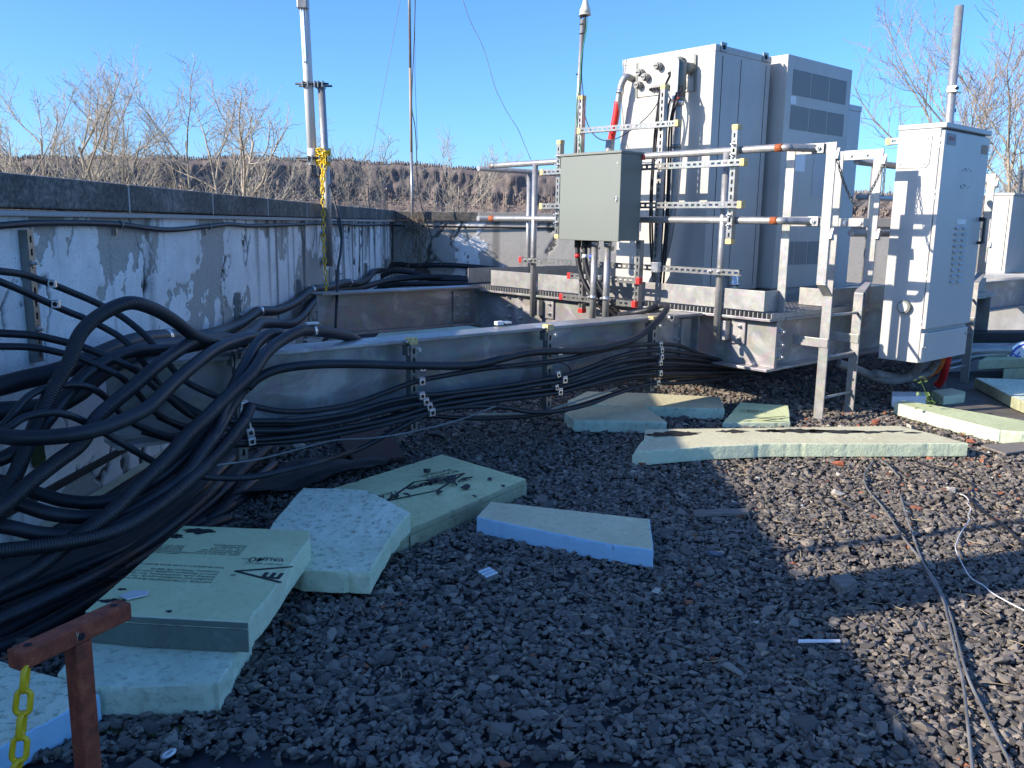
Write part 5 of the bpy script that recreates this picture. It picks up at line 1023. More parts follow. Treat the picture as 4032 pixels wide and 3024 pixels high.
# dry vine in the back corner
k = NT('dry_vine'); M_VINE = k.done(k.ramp(k.noise(8, 3), [(0.3, (0.10, 0.075, 0.05)), (0.7, (0.30, 0.24, 0.16))]), 0.9)
vn = MB(); R_ = random.Random(5)
for i in range(46):
    x, y = 1640 + R_.gauss(0, 26), 830 + R_.random() * 60; P = []; dx = R_.gauss(0, 5)
    for j in range(7): P.append(py_(x, y, 12.05 + R_.uniform(-0.1, 0.15))); x += dx + R_.gauss(0, 10); y += R_.uniform(8, 52) * (1 if i % 3 else 0.3)
    P = [q if q[2] > 0.02 else q * [1, 1, 0] + EZ * 0.02 for q in P]; vn.tube(spline(P, 3), 0.0035, 4, False)
single('dry_vine', vn, M_VINE, 'tangle of dry brown vine hanging in the back corner', 'vine')
# ================================================================== foam boards
def refine(P, step, jit, R):
    out = []; n = len(P); ph = [R.uniform(0, 100) for _ in range(3)]; acc = 0.0
    for i in range(n):
        a, b = P[i], P[(i + 1) % n]; L = np.linalg.norm(b - a); k_ = max(1, int(L / step)); d = nrm(b - a); nn = np.cross(d, EZ)
        for j in range(k_):
            q = a + (b - a) * j / k_; w = acc + L * j / k_; e = min(j, k_ - j) / max(1, k_)
            wob = (mnoise.noise((w * 7, ph[0], 0)) * 1.8 + mnoise.noise((w * 45, ph[1], 0)) * 0.8) * jit * min(1, e * 6)
            bite = max(0.0, mnoise.noise((w * 24, ph[1] + 9, 3)) - 0.30) * jit * 14 * min(1, e * 8); wob -= bite
            out.append(q + nn * wob + EZ * (mnoise.noise((w * 30, ph[2], 0)) * jit * 0.35))
        acc += L
    return np.array(out)
def foam(label, poly, thick, mtop, mside, seed, jit=0.0018, step=0.012, flare=0.0, group='cut foam insulation boards'):
    R = random.Random(seed); top = np.array([pz(*p) for p in poly])
    nn = sum(np.cross(top[i] - top[0], top[(i + 1) % len(top)] - top[0])[2] for i in range(len(top)))
    if nn < 0: top = top[::-1]
    ring = refine(top, step, jit, R); n = len(ring); cen = ring.mean(0)
    t = thing('foam_board', label, 'foam board', np.array([cen[0], cen[1], max(0.0, cen[2] - thick)]), group)
    nx = np.roll(ring, -1, 0); pv = np.roll(ring, 1, 0); tg = nx - pv; tg[:, 2] = 0; tg /= np.linalg.norm(tg, axis=1)[:, None] + 1e-9
    out_ = np.stack([tg[:, 1], -tg[:, 0], np.zeros(n)], 1)
    per_ = np.r_[0, np.cumsum(np.linalg.norm(np.diff(ring, axis=0), axis=1))]
    m = MB(); m.add(ring - out_ * 0.003, [tuple(range(n))]); m.build('top_skin', mtop, t)
    lv = [(0.0, -0.003), (0.04, 0.0), (0.22, 0.0005), (0.42, 0.0), (0.62, -0.0005), (0.82, 0.0), (0.96, -0.001), (1.0, -0.005)]; rings = []
    for l, (u, o_) in enumerate(lv):
        wv = np.array([mnoise.noise((w * 16, u * thick * 20, seed)) * 1.4 + mnoise.noise((w * 60, u * thick * 60, seed + 5)) * 0.7 for w in per_]) * jit * (0 if l == 0 else 1)
        rings.append(ring - EZ * (u * thick) + out_ * (o_ + wv + flare * u)[:, None])
    V = np.concatenate(rings); F = []
    for l in range(len(lv) - 1):
        for i in range(n): j = (i + 1) % n; F.append((l * n + i, (l + 1) * n + i, (l + 1) * n + j, l * n + j))
    F.append(tuple((len(lv) - 1) * n + i for i in range(n))[::-1])
    s_ = MB(); s_.add(V, F, True); o = s_.build('cut_edge', mside, t)
    es = o.modifiers.new('edges', 'EDGE_SPLIT'); es.split_angle = math.radians(38)
    return t
fA = foam('lower teal foam board under the printed board at the lower left', [(226, 2650, 0.098), (371, 2705, 0.098), (620, 2700, 0.098), (859, 2690, 0.098), (935, 2560, 0.098), (990, 2480, 0.098), (700, 2380, 0.098), (330, 2500, 0.098)], 0.088, M_FOAM_TEAL, M_FOAM_TEAL, 1, 0.003)
FZ = 0.188
fB = foam('green printed foam board with upside-down notices, lying on the lower teal board', [(722, 2069, FZ), (1218, 2088, FZ), (1222, 2120, FZ), (1135, 2235, FZ), (1060, 2345, FZ), (978, 2448, FZ), (529, 2424, FZ), (335, 2405, FZ)], 0.088, M_FOAM_GREEN, M_FOAM_CUT, 2, 0.0012)
fC = foam('foam board with sky-blue cut side in the bottom left corner', [(-90, 2588, 0.09), (0, 2599, 0.09), (127, 2640, 0.09), (240, 2668, 0.09), (392, 2735, 0.09), (289, 2787, 0.09), (180, 2850, 0.09), (77, 2903, 0.09), (-90, 2990, 0.09)], 0.078, M_FOAM_ROUGH, M_FOAM_BLUE, 3, 0.002)
fE = foam('large foam board with diamond logo and stones on top in the middle', [(1741, 1788, 0.092), (2072, 1886, 0.092), (1608, 2087, 0.092), (1420, 2170, 0.092), (1150, 1975, 0.092), (1312, 1922, 0.092)], 0.082, M_FOAM_OLIVE, M_FOAM_SIDE, 4, 0.0015)
fD = foam('rough pale teal foam board resting on the corner of the diamond-logo board', [(1194, 1920, 0.155), (1330, 1923, 0.165), (1452, 1931, 0.178), (1615, 2017, 0.178), (1580, 2055, 0.165), (1533, 2121, 0.15), (1457, 2252, 0.115), (1194, 2243, 0.11), (1010, 2180, 0.12), (1075, 2057, 0.135)], 0.080, M_FOAM_ROUGH, M_FOAM_CUT, 5, 0.003)
fF = foam('narrow foam strip with bright sky-blue cut side alone on the gravel', [(1931, 1974, 0.088), (2240, 2008, 0.088), (2558, 2044, 0.088), (2574, 2166, 0.088), (2400, 2142, 0.088), (2181, 2098, 0.088), (2020, 2066, 0.088), (1877, 2035, 0.088)], 0.072, M_FOAM_PALE, M_FOAM_BLUE, 6, 0.0012)
fG = foam('longest pale foam board with a black tar streak in front of the ladder', [(2540, 1690, 0.10), (3040, 1684, 0.10), (3538, 1676, 0.10), (3690, 1712, 0.10), (3812, 1746, 0.10), (3400, 1747, 0.10), (3032, 1747, 0.10), (2800, 1757, 0.10), (2560, 1776, 0.10), (2512, 1776, 0.092), (2490, 1790, 0.07), (2515, 1750, 0.09), (2536, 1728, 0.10)], 0.076, M_FOAM_PALE, M_FOAM_CUT, 7, 0.0010)
fH = foam('short foam piece with pale teal sides beneath the drooping cables', [(2222, 1628, 0.088), (2262, 1600, 0.088), (2540, 1600, 0.088), (2626, 1661, 0.088), (2440, 1657, 0.088), (2260, 1654, 0.088)], 0.075, M_FOAM_PALE, M_FOAM_TEAL, 8, 0.0018)
fI = foam('foam board behind it, partly shaded under the last hanger', [(2235, 1578, 0.085), (2312, 1541, 0.085), (2556, 1548, 0.085), (2836, 1563, 0.085), (2853, 1610, 0.085), (2560, 1602, 0.085), (2300, 1592, 0.085)], 0.075, M_FOAM_PALE, M_FOAM_TEAL, 9, 0.002)
fJ = foam('small printed foam board half hidden behind the longest pale board', [(2915, 1583, 0.09), (3104, 1597, 0.09), (3112, 1664, 0.05), (2845, 1666, 0.05)], 0.05, M_FOAM_GREEN, M_FOAM_TEAL, 10)
fK = foam('rust-stained foam board lying aslant below the light grey cabinet', [(3522, 1585, 0.10), (3560, 1577, 0.10), (3780, 1612, 0.10), (4080, 1664, 0.10), (4130, 1706, 0.10), (3936, 1694, 0.10), (3720, 1640, 0.10)], 0.082, M_FOAM_OLIVE, M_FOAM_CUT, 11, 0.002)
fL = foam('small foam block at the foot of the second ladder', [(3671, 1537, 0.075), (3747, 1528, 0.075), (3801, 1542, 0.075), (3800, 1552, 0.075), (3717, 1561, 0.075)], 0.065, M_FOAM_PALE, M_FOAM_CUT, 12)
fM = foam('weathered foam board on the dirty slab at the right edge', [(3839, 1487, 0.10), (4200, 1499, 0.10), (4300, 1600, 0.10), (4060, 1590, 0.10), (4004, 1571, 0.10)], 0.08, M_FOAM_ROUGH, M_FOAM_SIDE, 13)
fN = foam('upper board of the small foam stack beside the white drum', [(3855, 1420, 0.19), (4180, 1408, 0.19), (4180, 1392, 0.19), (3885, 1403, 0.19)], 0.075, M_FOAM_OLIVE, M_FOAM_SIDE, 14)
fO = foam('lower board of the small foam stack beside the white drum', [(3953, 1452, 0.11), (4200, 1450, 0.11), (4200, 1428, 0.11), (3960, 1430, 0.11)], 0.09, M_FOAM_OLIVE, M_FOAM_SIDE, 15)
fP = foam('shaded foam board lying between the two steel beams', [(1470, 1335, 0.08), (1500, 1303, 0.08), (1830, 1272, 0.08), (1860, 1240, 0.08), (2120, 1232, 0.08), (2330, 1262, 0.08), (1900, 1325, 0.08)], 0.075, M_FOAM_TEAL, M_FOAM_TEAL, 16)
wb_ = MB().prism([pz(3511, 1541, 0.10), pz(3650, 1543, 0.10), pz(3650, 1560, 0.10), pz(3513, 1562, 0.10)], (0, 0, -0.092))
single('plastic_trunking', wb_, M_WHITE, 'white plastic trunking length under the light grey cabinet', 'trunking', bevel=0.004)
# the darker weathered long side and lap groove of the printed boards
def edge_strip(root, A, B, z0, z1, mat, name, out=0.0035):
    a, b = pz(*A), pz(*B); d = nrm(b - a); n_ = np.cross(d, EZ); n_ = n_ if n_ @ (CAM0 - a) > 0 else -n_
    q = [a * [1, 1, 0] + EZ * z1, b * [1, 1, 0] + EZ * z1, b * [1, 1, 0] + EZ * z0, a * [1, 1, 0] + EZ * z0]; MB().prism([x + n_ * out for x in q], -n_ * 0.003).build(name, mat, root)
M_FSD = m_foam('foam_slate_side', (0.17, 0.21, 0.17), (0.09, 0.10, 0.08), 0.6, 0.3, 0.9, 0.3)
for A_, B_ in (((340, 2405.5), (529, 2424)), ((529, 2424), (976, 2448))):
    edge_strip(fB, (*A_, FZ), (*B_, FZ), FZ - 0.086, FZ - 0.022, M_FSD, 'weathered_side', 0.006); edge_strip(fB, (*A_, FZ), (*B_, FZ), FZ - 0.018, FZ - 0.003, M_FSD, 'lap_lip', 0.005)
edge_strip(fE, (2070, 1888, 0.092), (1612, 2086, 0.092), 0.012, 0.070, M_FOAM_SIDE, 'weathered_side', 0.006)

# ---- printing: lettering, rules and logos as thin ink shapes on the boards
def text(body, size, p, u, root, z, mat=None, align='LEFT', bold=0.0, name='lettering', shear=0.0, sx=1.0):
    c = bpy.data.curves.new('t', 'FONT'); c.body = body; c.size = size; c.align_x = align; c.offset = bold; c.shear = shear; c.resolution_u = 3
    o = bpy.data.objects.new('t', c); COL.objects.link(o); dg = bpy.context.evaluated_depsgraph_get(); dg.update()
    me = bpy.data.meshes.new_from_object(o.evaluated_get(dg)); bpy.data.objects.remove(o); bpy.data.curves.remove(c)
    u = nrm(u * [1, 1, 0]); v = np.cross(EZ, u); o0 = origin_of(root)
    n = len(me.vertices); co = np.zeros(n * 3); me.vertices.foreach_get('co', co); co = co.reshape(-1, 3)
    W = np.asarray(p, float) * [1, 1, 0] + co[:, :1] * sx * u + co[:, 1:2] * v + EZ * z - o0
    me.vertices.foreach_set('co', W.ravel()); me.materials.clear(); me.materials.append(mat or M_INK); me.update()
    q = bpy.data.objects.new(name, me); COL.objects.link(q); q.parent = root; return q
def rule(root, pts, w, z, mat=None, name='printed_rule', closed=False):
    m = MB(); P = [np.asarray(p) * [1, 1, 0] + EZ * z for p in pts]; P = P + [P[0]] if closed else P
    for i, (a, b) in enumerate(zip(P[:-1], P[1:])): d = nrm(b - a); m.box((a + b) / 2 + EZ * 0.0001 * i, (np.linalg.norm(b - a) + w * 0.8, w, 0.0006), (d, np.cross(EZ, d), EZ))
    return m.build(name, mat or M_INK, root)
uB = pz(540, 2415, FZ) - pz(970, 2440, FZ); zi = FZ + 0.0012
def tB(s, size, px, py, **kw): return text(s, size, pz(px, py, FZ), uB, fB, zi, **kw)
for i, (s, px, py) in enumerate((('NOTICE: STYROFOAM® Brand Insulation will burn and', 838, 2291), ('handled and installed properly. For proper use consult', 842, 2281), ('building code requirements, fire regulations and spec', 850, 2271), ('tions in literature available from your supplier or The Dow', 858, 2261), ('Company, Midland, MI 48674.', 868, 2251))): tB(s, 0.0185, px, py)
tB('THIS PRODUCT IS FOR IRMA ROOF SYSTEMS', 0.0165, 889, 2234)
for i, s in enumerate(('UND. LAB INC.® CLASSIFIED', 'SEE CLASSIFICATION', 'CERTIFICATE D-369', 'CAL. T/I 25-1979', 'FLAMMABILITY', 'REQUIREMENTS')): tB(s, 0.0160, 945 + i * 6, 2185 - i * 7)
for i, s in enumerate(('MEETS CALIFORNIA', 'STANDARDS,', 'BOCA 89-68', 'SBCCI 8774,', 'AND NYC BSA #2')): tB(s, 0.0160, 708 + i * 6, 2178 - i * 7)
tB('THE BEST PROVEN', 0.0150, 1118, 2222); tB('VALUE', 0.030, 1124, 2203, bold=0.0006); tB('FOR OVER', 0.0140, 1116, 2197); tB('40', 0.052, 1050, 2198); tB('YEARS', 0.011, 990, 2200)
tB('m', 0.085, 1122, 2260, bold=0.003); tB('®', 0.022, 932, 2262)
for a, b in (((930, 2250), (1148, 2233)), ((930, 2250), (1104, 2294))): rule(fB, [pz(*a, FZ), pz(*b, FZ)], 0.010, zi)
zE = 0.0932; uE = pz(1608, 2087, 0.092) - pz(2072, 1886, 0.092)
def tE(s, size, px, py, **kw): return text(s, size, pz(px, py, 0.092), uE, fE, zE, **kw)
zz0 = 0.092; uE = pz(1580, 1927, zz0) - pz(1772, 1877, zz0)
tE('Styrofoam', np.linalg.norm(uE) / 4.55, 1772, 1877, bold=0.004); tE('ROOFING', 0.042, 1795, 1852); tE('MATERIAL', 0.042, 1768, 1846); tE('BRAND', 0.028, 1675, 1897); tE('VALUE', 0.045, 1560, 1932); tE('40', 0.06, 1505, 1948)
rule(fE, [pz(px, py, 0.092) for px, py in ((1827, 1865), (1631, 1899), (1520, 1974), (1722, 1932), (1827, 1865))], 0.012, zE)
dm = MB().prism([pz(px, py, 0.092) + EZ * 0.0014 for px, py in ((1866, 1876), (1822, 1882), (1794, 1902), (1842, 1893))], (0, 0, -0.0005)); dm.build('printed_diamond', M_INK, fE)
text('DOW', 0.05, pz(1853, 1884, 0.092), uE, fE, zE + 0.0012, M_FOAM_OLIVE)
uJ = pz(2930, 1600, 0.07) - pz(3090, 1610, 0.07)
for px, s in ((2955, '2.5'), (2985, 'OO'), (3005, 'OO')): text(s, 0.06, pz(px, 1618, 0.08), uJ, fJ, 0.083)
rule(fJ, [pz(3090, 1640, 0.07), pz(2985, 1648, 0.07), pz(3080, 1658, 0.06)], 0.012, 0.072)
# tar streak on the longest board: ragged black film
R_ = random.Random(8); tm = MB()
def blob(cx, cy, lx, ly, n=26):
    tm = MB(); pts = [pz(cx + lx * math.cos(a) * R_.uniform(0.55, 1.1), cy + ly * math.sin(a) * R_.uniform(0.3, 1.1), 0.1008) for a in np.linspace(0, 2 * PI, n + 1)[:-1]]; tm.prism(pts, (0, 0, -0.0006)); tm.build('tar_streak', M_TAR, fG)
for cx, cy, lx, ly in ((2660, 1706, 115, 10), (2570, 1711, 40, 7), (2880, 1698, 70, 8), (3140, 1696, 120, 10), (3290, 1698, 130, 10), (3420, 1701, 70, 6), (3510, 1698, 60, 5), (3590, 1704, 40, 4), (3030, 1697, 60, 7)): blob(cx, cy, lx, ly)
def blobz(cx, cy, lx, ly, z, n=22): MB().prism([pz(cx + lx * math.cos(a) * R_.uniform(0.5, 1.1), cy + ly * math.sin(a) * R_.uniform(0.4, 1.1), z) for a in np.linspace(0, 2 * PI, n + 1)[:-1]], (0, 0, -0.0006)).build('black_smear', M_TAR, fB)
for cx, cy, lx, ly in ((790, 2090, 75, 14), (690, 2110, 40, 10), (480, 2320, 22, 6), (666, 2406, 15, 6), (440, 2365, 60, 10)): blobz(cx, cy, lx, ly, FZ + 0.0008)
# loose stones on the logo board
for i, (px, py, s) in enumerate(((1680, 1862, 0.022), (1695, 1900, 0.024), (1735, 1900, 0.026), (1755, 1897, 0.022), (1778, 1889, 0.026), (1780, 1910, 0.022), (1830, 1925, 0.026), (1730, 1945, 0.018), (1600, 1955, 0.018), (1555, 1962, 0.02), (1925, 1890, 0.015), (1866, 1958, 0.012), (1978, 1917, 0.012), (1798, 1912, 0.012))):
    bv, bf = VAR[i % len(VAR)]; m = MB(); m.add(bv * s * 0.9 + pz(px, py, 0.095) + EZ * s * 0.45, [tuple(f) for f in bf])
    o = single('loose_stone', m, m_plain(f'stone_{i}', (0.05, 0.048, 0.05), 0.8, 0, 0.3, 60, 0.3) if i == 0 else bpy.data.materials['stone_0'], 'dark loose ballast stone lying on the diamond-logo foam board', 'stone', 'loose stones on the logo board')

# ================================================================== rust-red post and its yellow chain
tp = thing('rusty_post', 'rust-red square steel T-post in the lower left foreground', 'post', pz(350, 2980, 0.39) * [1, 1, 0])
ZC = 0.395; a_, b_ = pz(82, 2612, ZC), pz(520, 2405, ZC); d_ = nrm(b_ - a_); n_ = np.cross(EZ, d_); c_ = (a_ + b_) / 2
m = MB(); m.box(c_ + n_ * 0.021, (np.linalg.norm(b_ - a_), 0.042, 0.040), (d_, n_, EZ)); m.build('cross_bar', M_RUST, tp, 0.004)
pp = a_ + (b_ - a_) * 0.53 + n_ * 0.020; m = MB(); m.box(np.array([pp[0], pp[1], (ZC - 0.02) / 2]), (0.040, 0.040, ZC - 0.021), (d_, n_, EZ)); m.build('upright', M_RUST, tp, 0.004)
MB().box(np.array([pp[0], pp[1], 0.012]), (0.14, 0.14, 0.01), (d_, n_, EZ)).build('base_plate', M_RUST, tp, 0.003)
for q in (a_ + d_ * 0.03, b_ - d_ * 0.03): MB().cyl(q + n_ * 0.02 + EZ * 0.0205, q + n_ * 0.02 + EZ * 0.0212, 0.008, 12).build('bolt_hole', M_DARK, tp)
MB().cyl(a_ + (b_ - a_) * 0.51 - n_ * 0.0003 - EZ * 0.004, a_ + (b_ - a_) * 0.51 - n_ * 0.0012 - EZ * 0.004, 0.0085, 10).build('bolt_hole', M_DARK, tp)
fc = thing('yellow_chain', 'yellow plastic chain hanging from the rust-red post', 'chain', pz(60, 2900, 0.1))
q0 = a_ + d_ * 0.012 + n_ * 0.004 - EZ * 0.014; chain(fc, [q0, q0 + np.array([-0.02, -0.02, -0.19]), q0 + np.array([-0.07, -0.05, -0.335])], 0.062, 0.0062, M_YELLOW, 0.60, 0.5)

# ================================================================== small litter on the gravel
def wire(label, P, r, mat, z=0.034): return single('loose_wire', MB().tube(spline([pz(a, b, z + 0.004 * math.sin(i * 2.1)) for i, (a, b) in enumerate(P)], 7), r, 8), mat, label, 'wire', 'loose wires on the gravel')
wire('left of the two grey cables trailing down the sunlit gravel', ((3441, 1813), (3405, 1868), (3416, 1926), (3484, 2008), (3556, 2116), (3624, 2202), (3674, 2288), (3715, 2369), (3732, 2435), (3762, 2560), (3791, 2686), (3813, 2870), (3832, 3060)), 0.0046, M_WIREG)
wire('right of the two grey cables trailing down the sunlit gravel', ((3543, 1944), (3574, 2044), (3611, 2157), (3640, 2225), (3688, 2297), (3745, 2430), (3772, 2530), (3813, 2671), (3902, 2855), (4005, 3060)), 0.0046, M_WIREG)
wire('kinked white wire at the right edge of the gravel', ((3778, 1944), (3800, 1953), (3814, 1971), (3810, 1985), (3823, 2003), (3812, 2030), (3818, 2045), (3808, 2060), (3778, 2107), (3770, 2130), (3762, 2157), (3782, 2207), (3819, 2270), (3873, 2306), (3918, 2342), (4045, 2410)), 0.0024, M_GLASSW)
wire('black wire crossing the upper right of the gravel', ((3600, 1815), (3651, 1831), (3737, 1858), (3832, 1913), (3814, 1944), (3846, 1994), (3963, 2080), (4060, 2175)), 0.005, M_CABLE)
wire('short grey wire offcut beside the longest foam board', ((3466, 1811), (3500, 1835), (3538, 1877)), 0.005, M_WIREG)
single('grounding_cable', MB().tube(spline([P3(q) for q in ((820, 1835, 3.05), (1000, 1811, 3.2), (1136, 1779, 3.35), (1316, 1734, 3.5), (1475, 1724, 3.6), (1633, 1698, 3.75), (1814, 1652, 3.9), (1950, 1600, 4.1))], 7), 0.004, 6), M_WIREG, 'thin grey grounding wire sagging below the cable runs', 'wire')
single('bare_cable', MB().tube(spline([pt(a, b, 3.62) for a, b in ((1850, 1632), (1990, 1630), (2130, 1622), (2300, 1570), (2430, 1528))], 6), 0.006, 6), M_CREAM, 'pale braided rope-like line behind the lowest cables', 'cable')
k = NT('weathered_wood'); a = k.noise(3, 5, 0.7, k.map((1, 26, 26))); M_WOOD = k.done(k.ramp(a, [(0.3, (0.10, 0.085, 0.07)), (0.7, (0.30, 0.26, 0.22))]), 0.9, 0, k.bump(a, 0.8, 0.006))
def plank(label, poly, z, th, mat, name='wood_scrap', cat='wood scrap'): return single(name, MB().prism([pz(a, b, z) for a, b in poly], (0, 0, -th)), mat, label, cat, None, 0.002)
plank('flat weathered wood sliver on the shaded gravel', ((2728, 2008), (2945, 2000), (2950, 2016), (2735, 2026)), 0.040, 0.014, M_WOOD)
plank('cracked grey wood block at the shadow edge on the gravel', ((3268, 2268), (3340, 2256), (3378, 2290), (3318, 2312)), 0.058, 0.03, M_WOOD)
plank('long flat grey wood chip near the aslant foam board', ((3862, 1752), (4040, 1738), (4060, 1770), (3960, 1785)), 0.04, 0.012, M_WOOD)
plank('white painted metal strip on the shaded gravel', ((3143, 2516), (3310, 2516), (3310, 2524), (3143, 2526)), 0.042, 0.006, M_WHITE, 'metal_strip', 'strip')
plank('dirty grey card scrap lying on the printed foam board', ((465, 2342), (530, 2322), (588, 2326), (580, 2340), (500, 2358)), FZ + 0.008, 0.005, M_GLASSW, 'card_scrap', 'scrap')
k = NT('brick_red'); a = k.noise(50, 5, 0.7); M_BRICK = k.done(k.ramp(a, [(0.3, (0.20, 0.055, 0.03)), (0.7, (0.42, 0.15, 0.08))]), 0.9, 0, k.bump(a, 0.8, 0.006))
def lump(label, px, py, s, mat, i, name='brick_piece', cat='rubble'):
    bv, bf = VAR[i % len(VAR)]; m = MB(); m.add(bv * s * [1, 1, 1.1] + pz(px, py, 0.02) + EZ * s * 0.5, [tuple(f) for f in bf]); single(name, m, mat, label, cat, 'rubble pieces on the gravel')
M_PALE = m_plain('pale_stone', (0.46, 0.42, 0.35), 0.9, 0, 0.25, 40, 0.6)
lump('largest red brick lump in front of the longest foam board', 3306, 1838, 0.034, M_BRICK, 3); lump('red brick chip right of the longest foam board', 3825, 1752, 0.032, M_BRICK, 5); lump('flat orange brick flake behind the longest foam board', 3450, 1672, 0.034, M_BRICK, 7)
lump('orange brick sliver on the sunlit gravel near the kinked white wire', 3835, 1940, 0.020, M_BRICK, 9); lump('small red chip in the shaded gravel', 2746, 2310, 0.013, M_BRICK, 11); lump('pale stone on the sunlit gravel', 3300, 1952, 0.028, M_PALE, 2); lump('bleached stone beside the end of the kinked white wire', 3745, 1938, 0.024, M_PALE, 4)
lump('pale pebble in the shaded gravel below the blue-sided strip', 2580, 2333, 0.016, M_PALE, 6); lump('grey broken concrete under the near beam', 1720, 1735, 0.055, M_SLAB, 8); lump('grey concrete lump near the rusty plate', 1480, 1730, 0.04, M_SLAB, 10); lump('pale rubble by the rusty plate', 1170, 1770, 0.035, M_PALE, 12); lump('grey stone near the left foam piece under the cables', 2105, 1668, 0.04, M_SLAB, 13); lump('rubble stone behind the aslant foam board', 3590, 1690, 0.035, M_PALE, 14)
rpl = single('rusty_plate', MB().prism([pz(a, b, 0.05) for a, b in ((1330, 1690), (1480, 1672), (1560, 1740), (1600, 1800), (1400, 1815), (1350, 1760))], (0, 0, -0.02)), m_plain('rust_brown', (0.075, 0.045, 0.035), 0.9, 0.1, 0.35, 30, 0.6), 'flat rusty brown plate on the gravel behind the diamond-logo board', 'plate', None, 0.003)
# crumpled membrane scrap
U_, V_ = np.meshgrid(np.linspace(0, 1, 22), np.linspace(0, 1, 12), indexing='ij'); c4 = [pz(880, 2030), pz(1150, 1850), pz(1560, 1850), pz(1340, 1925)]
G = (c4[0] * ((1 - U_) * (1 - V_))[..., None] + c4[1] * ((1 - U_) * V_)[..., None] + c4[2] * (U_ * V_)[..., None] + c4[3] * (U_ * (1 - V_))[..., None]); G[..., 2] = 0.03 + 0.07 * fbm(U_ * 4, V_ * 3, 77, 3)
ii = np.arange(22 * 12).reshape(22, 12); ts_ = mesh_np('membrane_scrap', G.reshape(-1, 3), np.stack([ii[:-1, :-1], ii[1:, :-1], ii[1:, 1:], ii[:-1, 1:]], -1).reshape(-1, 4), M_TAR, None, True); tag(ts_, 'crumpled black membrane scrap behind the rough teal foam board', 'membrane'); so = ts_.modifiers.new('solid', 'SOLIDIFY'); so.thickness = 0.006
# lost strut clamp, plastic ring, paver corner, bottle neck
lc = thing('cable_clamp', 'bright clamp strip dropped on the shaded gravel', 'clamp', pz(1920, 2270, 0.03)); p = pz(1922, 2262, 0.045); d_ = nrm(np.array([0.8, 0.5, 0.15])); e_ = nrm(np.cross(EZ, d_))
for i in range(3): MB().box(p + e_ * (i - 1) * -0.022, (0.05, 0.016, 0.022), (d_, e_, np.cross(d_, e_))).build('clamp_segment', M_CLAMP, lc, 0.002)
q = pz(665, 2968, 0.035); single('plastic_ring', MB().tube([q + 0.013 * (math.cos(a) * EX + math.sin(a) * EY) + EZ * 0.006 * math.cos(a) for a in np.linspace(0, 2 * PI, 19)], 0.004, 8), M_WHITE, 'small white plastic ring in the dark gap of the gravel', 'ring')
single('concrete_paver', MB().prism([pz(a, b, 0.05) for a, b in ((565, 2972), (680, 3040), (620, 3100), (440, 3060))], (0, 0, -0.04)), M_SLAB, 'grey concrete paver corner at the bottom edge', 'paver', None, 0.004)
q = pz(2785, 2178, 0.03); single('bottle_neck', MB().tube([q, q + np.array([0.03, -0.02, 0.004]), q + np.array([0.05, -0.033, 0.006])], [0.012, 0.011, 0.007], 12), m_plain('smoky_plastic', (0.10, 0.13, 0.17), 0.25), 'smoky plastic bottle neck in the shaded gravel', 'plastic')
k = NT('moss'); M_MOSS = k.done(k.ramp(k.noise(60, 4), [(0.3, (0.02, 0.028, 0.008)), (0.7, (0.07, 0.09, 0.02))]), 1.0, 0, k.bump(k.noise(120, 3), 1.0, 0.01))
for i, (px, py, w, lab) in enumerate(((620, 2880, 0.16, 'dark moss film on the bare membrane gap at the lower left'),)):
    c0 = pz(px, py, 0.003); m = MB(); m.prism([c0 + np.array([w * math.cos(a) * random.uniform(0.7, 1.1), 0.03 * math.sin(a) * random.uniform(0.7, 1.1), 0.004]) for a in np.linspace(0, 2 * PI, 25)[:-1]], (0, 0, -0.003)); single('moss', m, M_MOSS, lab, 'moss', kind=None)
p = pw(150, 1790, 0.008); m = MB(); m.prism([p + WD * (0.045 * math.cos(a) * random.uniform(0.7, 1.2)) + EZ * (0.075 * math.sin(a) * random.uniform(0.7, 1.1)) for a in np.linspace(0, 2 * PI, 21)[:-1]], WN * 0.006); single('moss', m, M_MOSS, 'tuft of dark moss on the white foot of the parapet', 'moss')

# dry straw and twigs strewn over the stones
M_STRAW = m_plain('straw', (0.42, 0.33, 0.20), 0.9, 0, 0.4, 9); sw = MB(); R_ = random.Random(21)
for i in range(170):
    x, y = (R_.uniform(0.9, 2.6), R_.uniform(2.4, 4.7)) if i < 95 else (R_.uniform(-0.6, 1.6), R_.uniform(1.7, 4.2)); L_ = R_.uniform(0.02, 0.075); a = R_.uniform(0, 2 * PI); b = R_.uniform(-0.9, 0.9); z = 0.032
    P = [np.array([x, y, z])]; 
    for j in range(3): P.append(P[-1] + np.array([math.cos(a), math.sin(a), R_.uniform(-0.1, 0.12)]) * L_ / 3); a += b / 3
    sw.tube(P, R_.uniform(0.0008, 0.0018), 4, False)
tag(sw.build('dry_straw', M_STRAW), 'scattered dry straw and twig bits on the gravel', 'straw', kind='stuff')
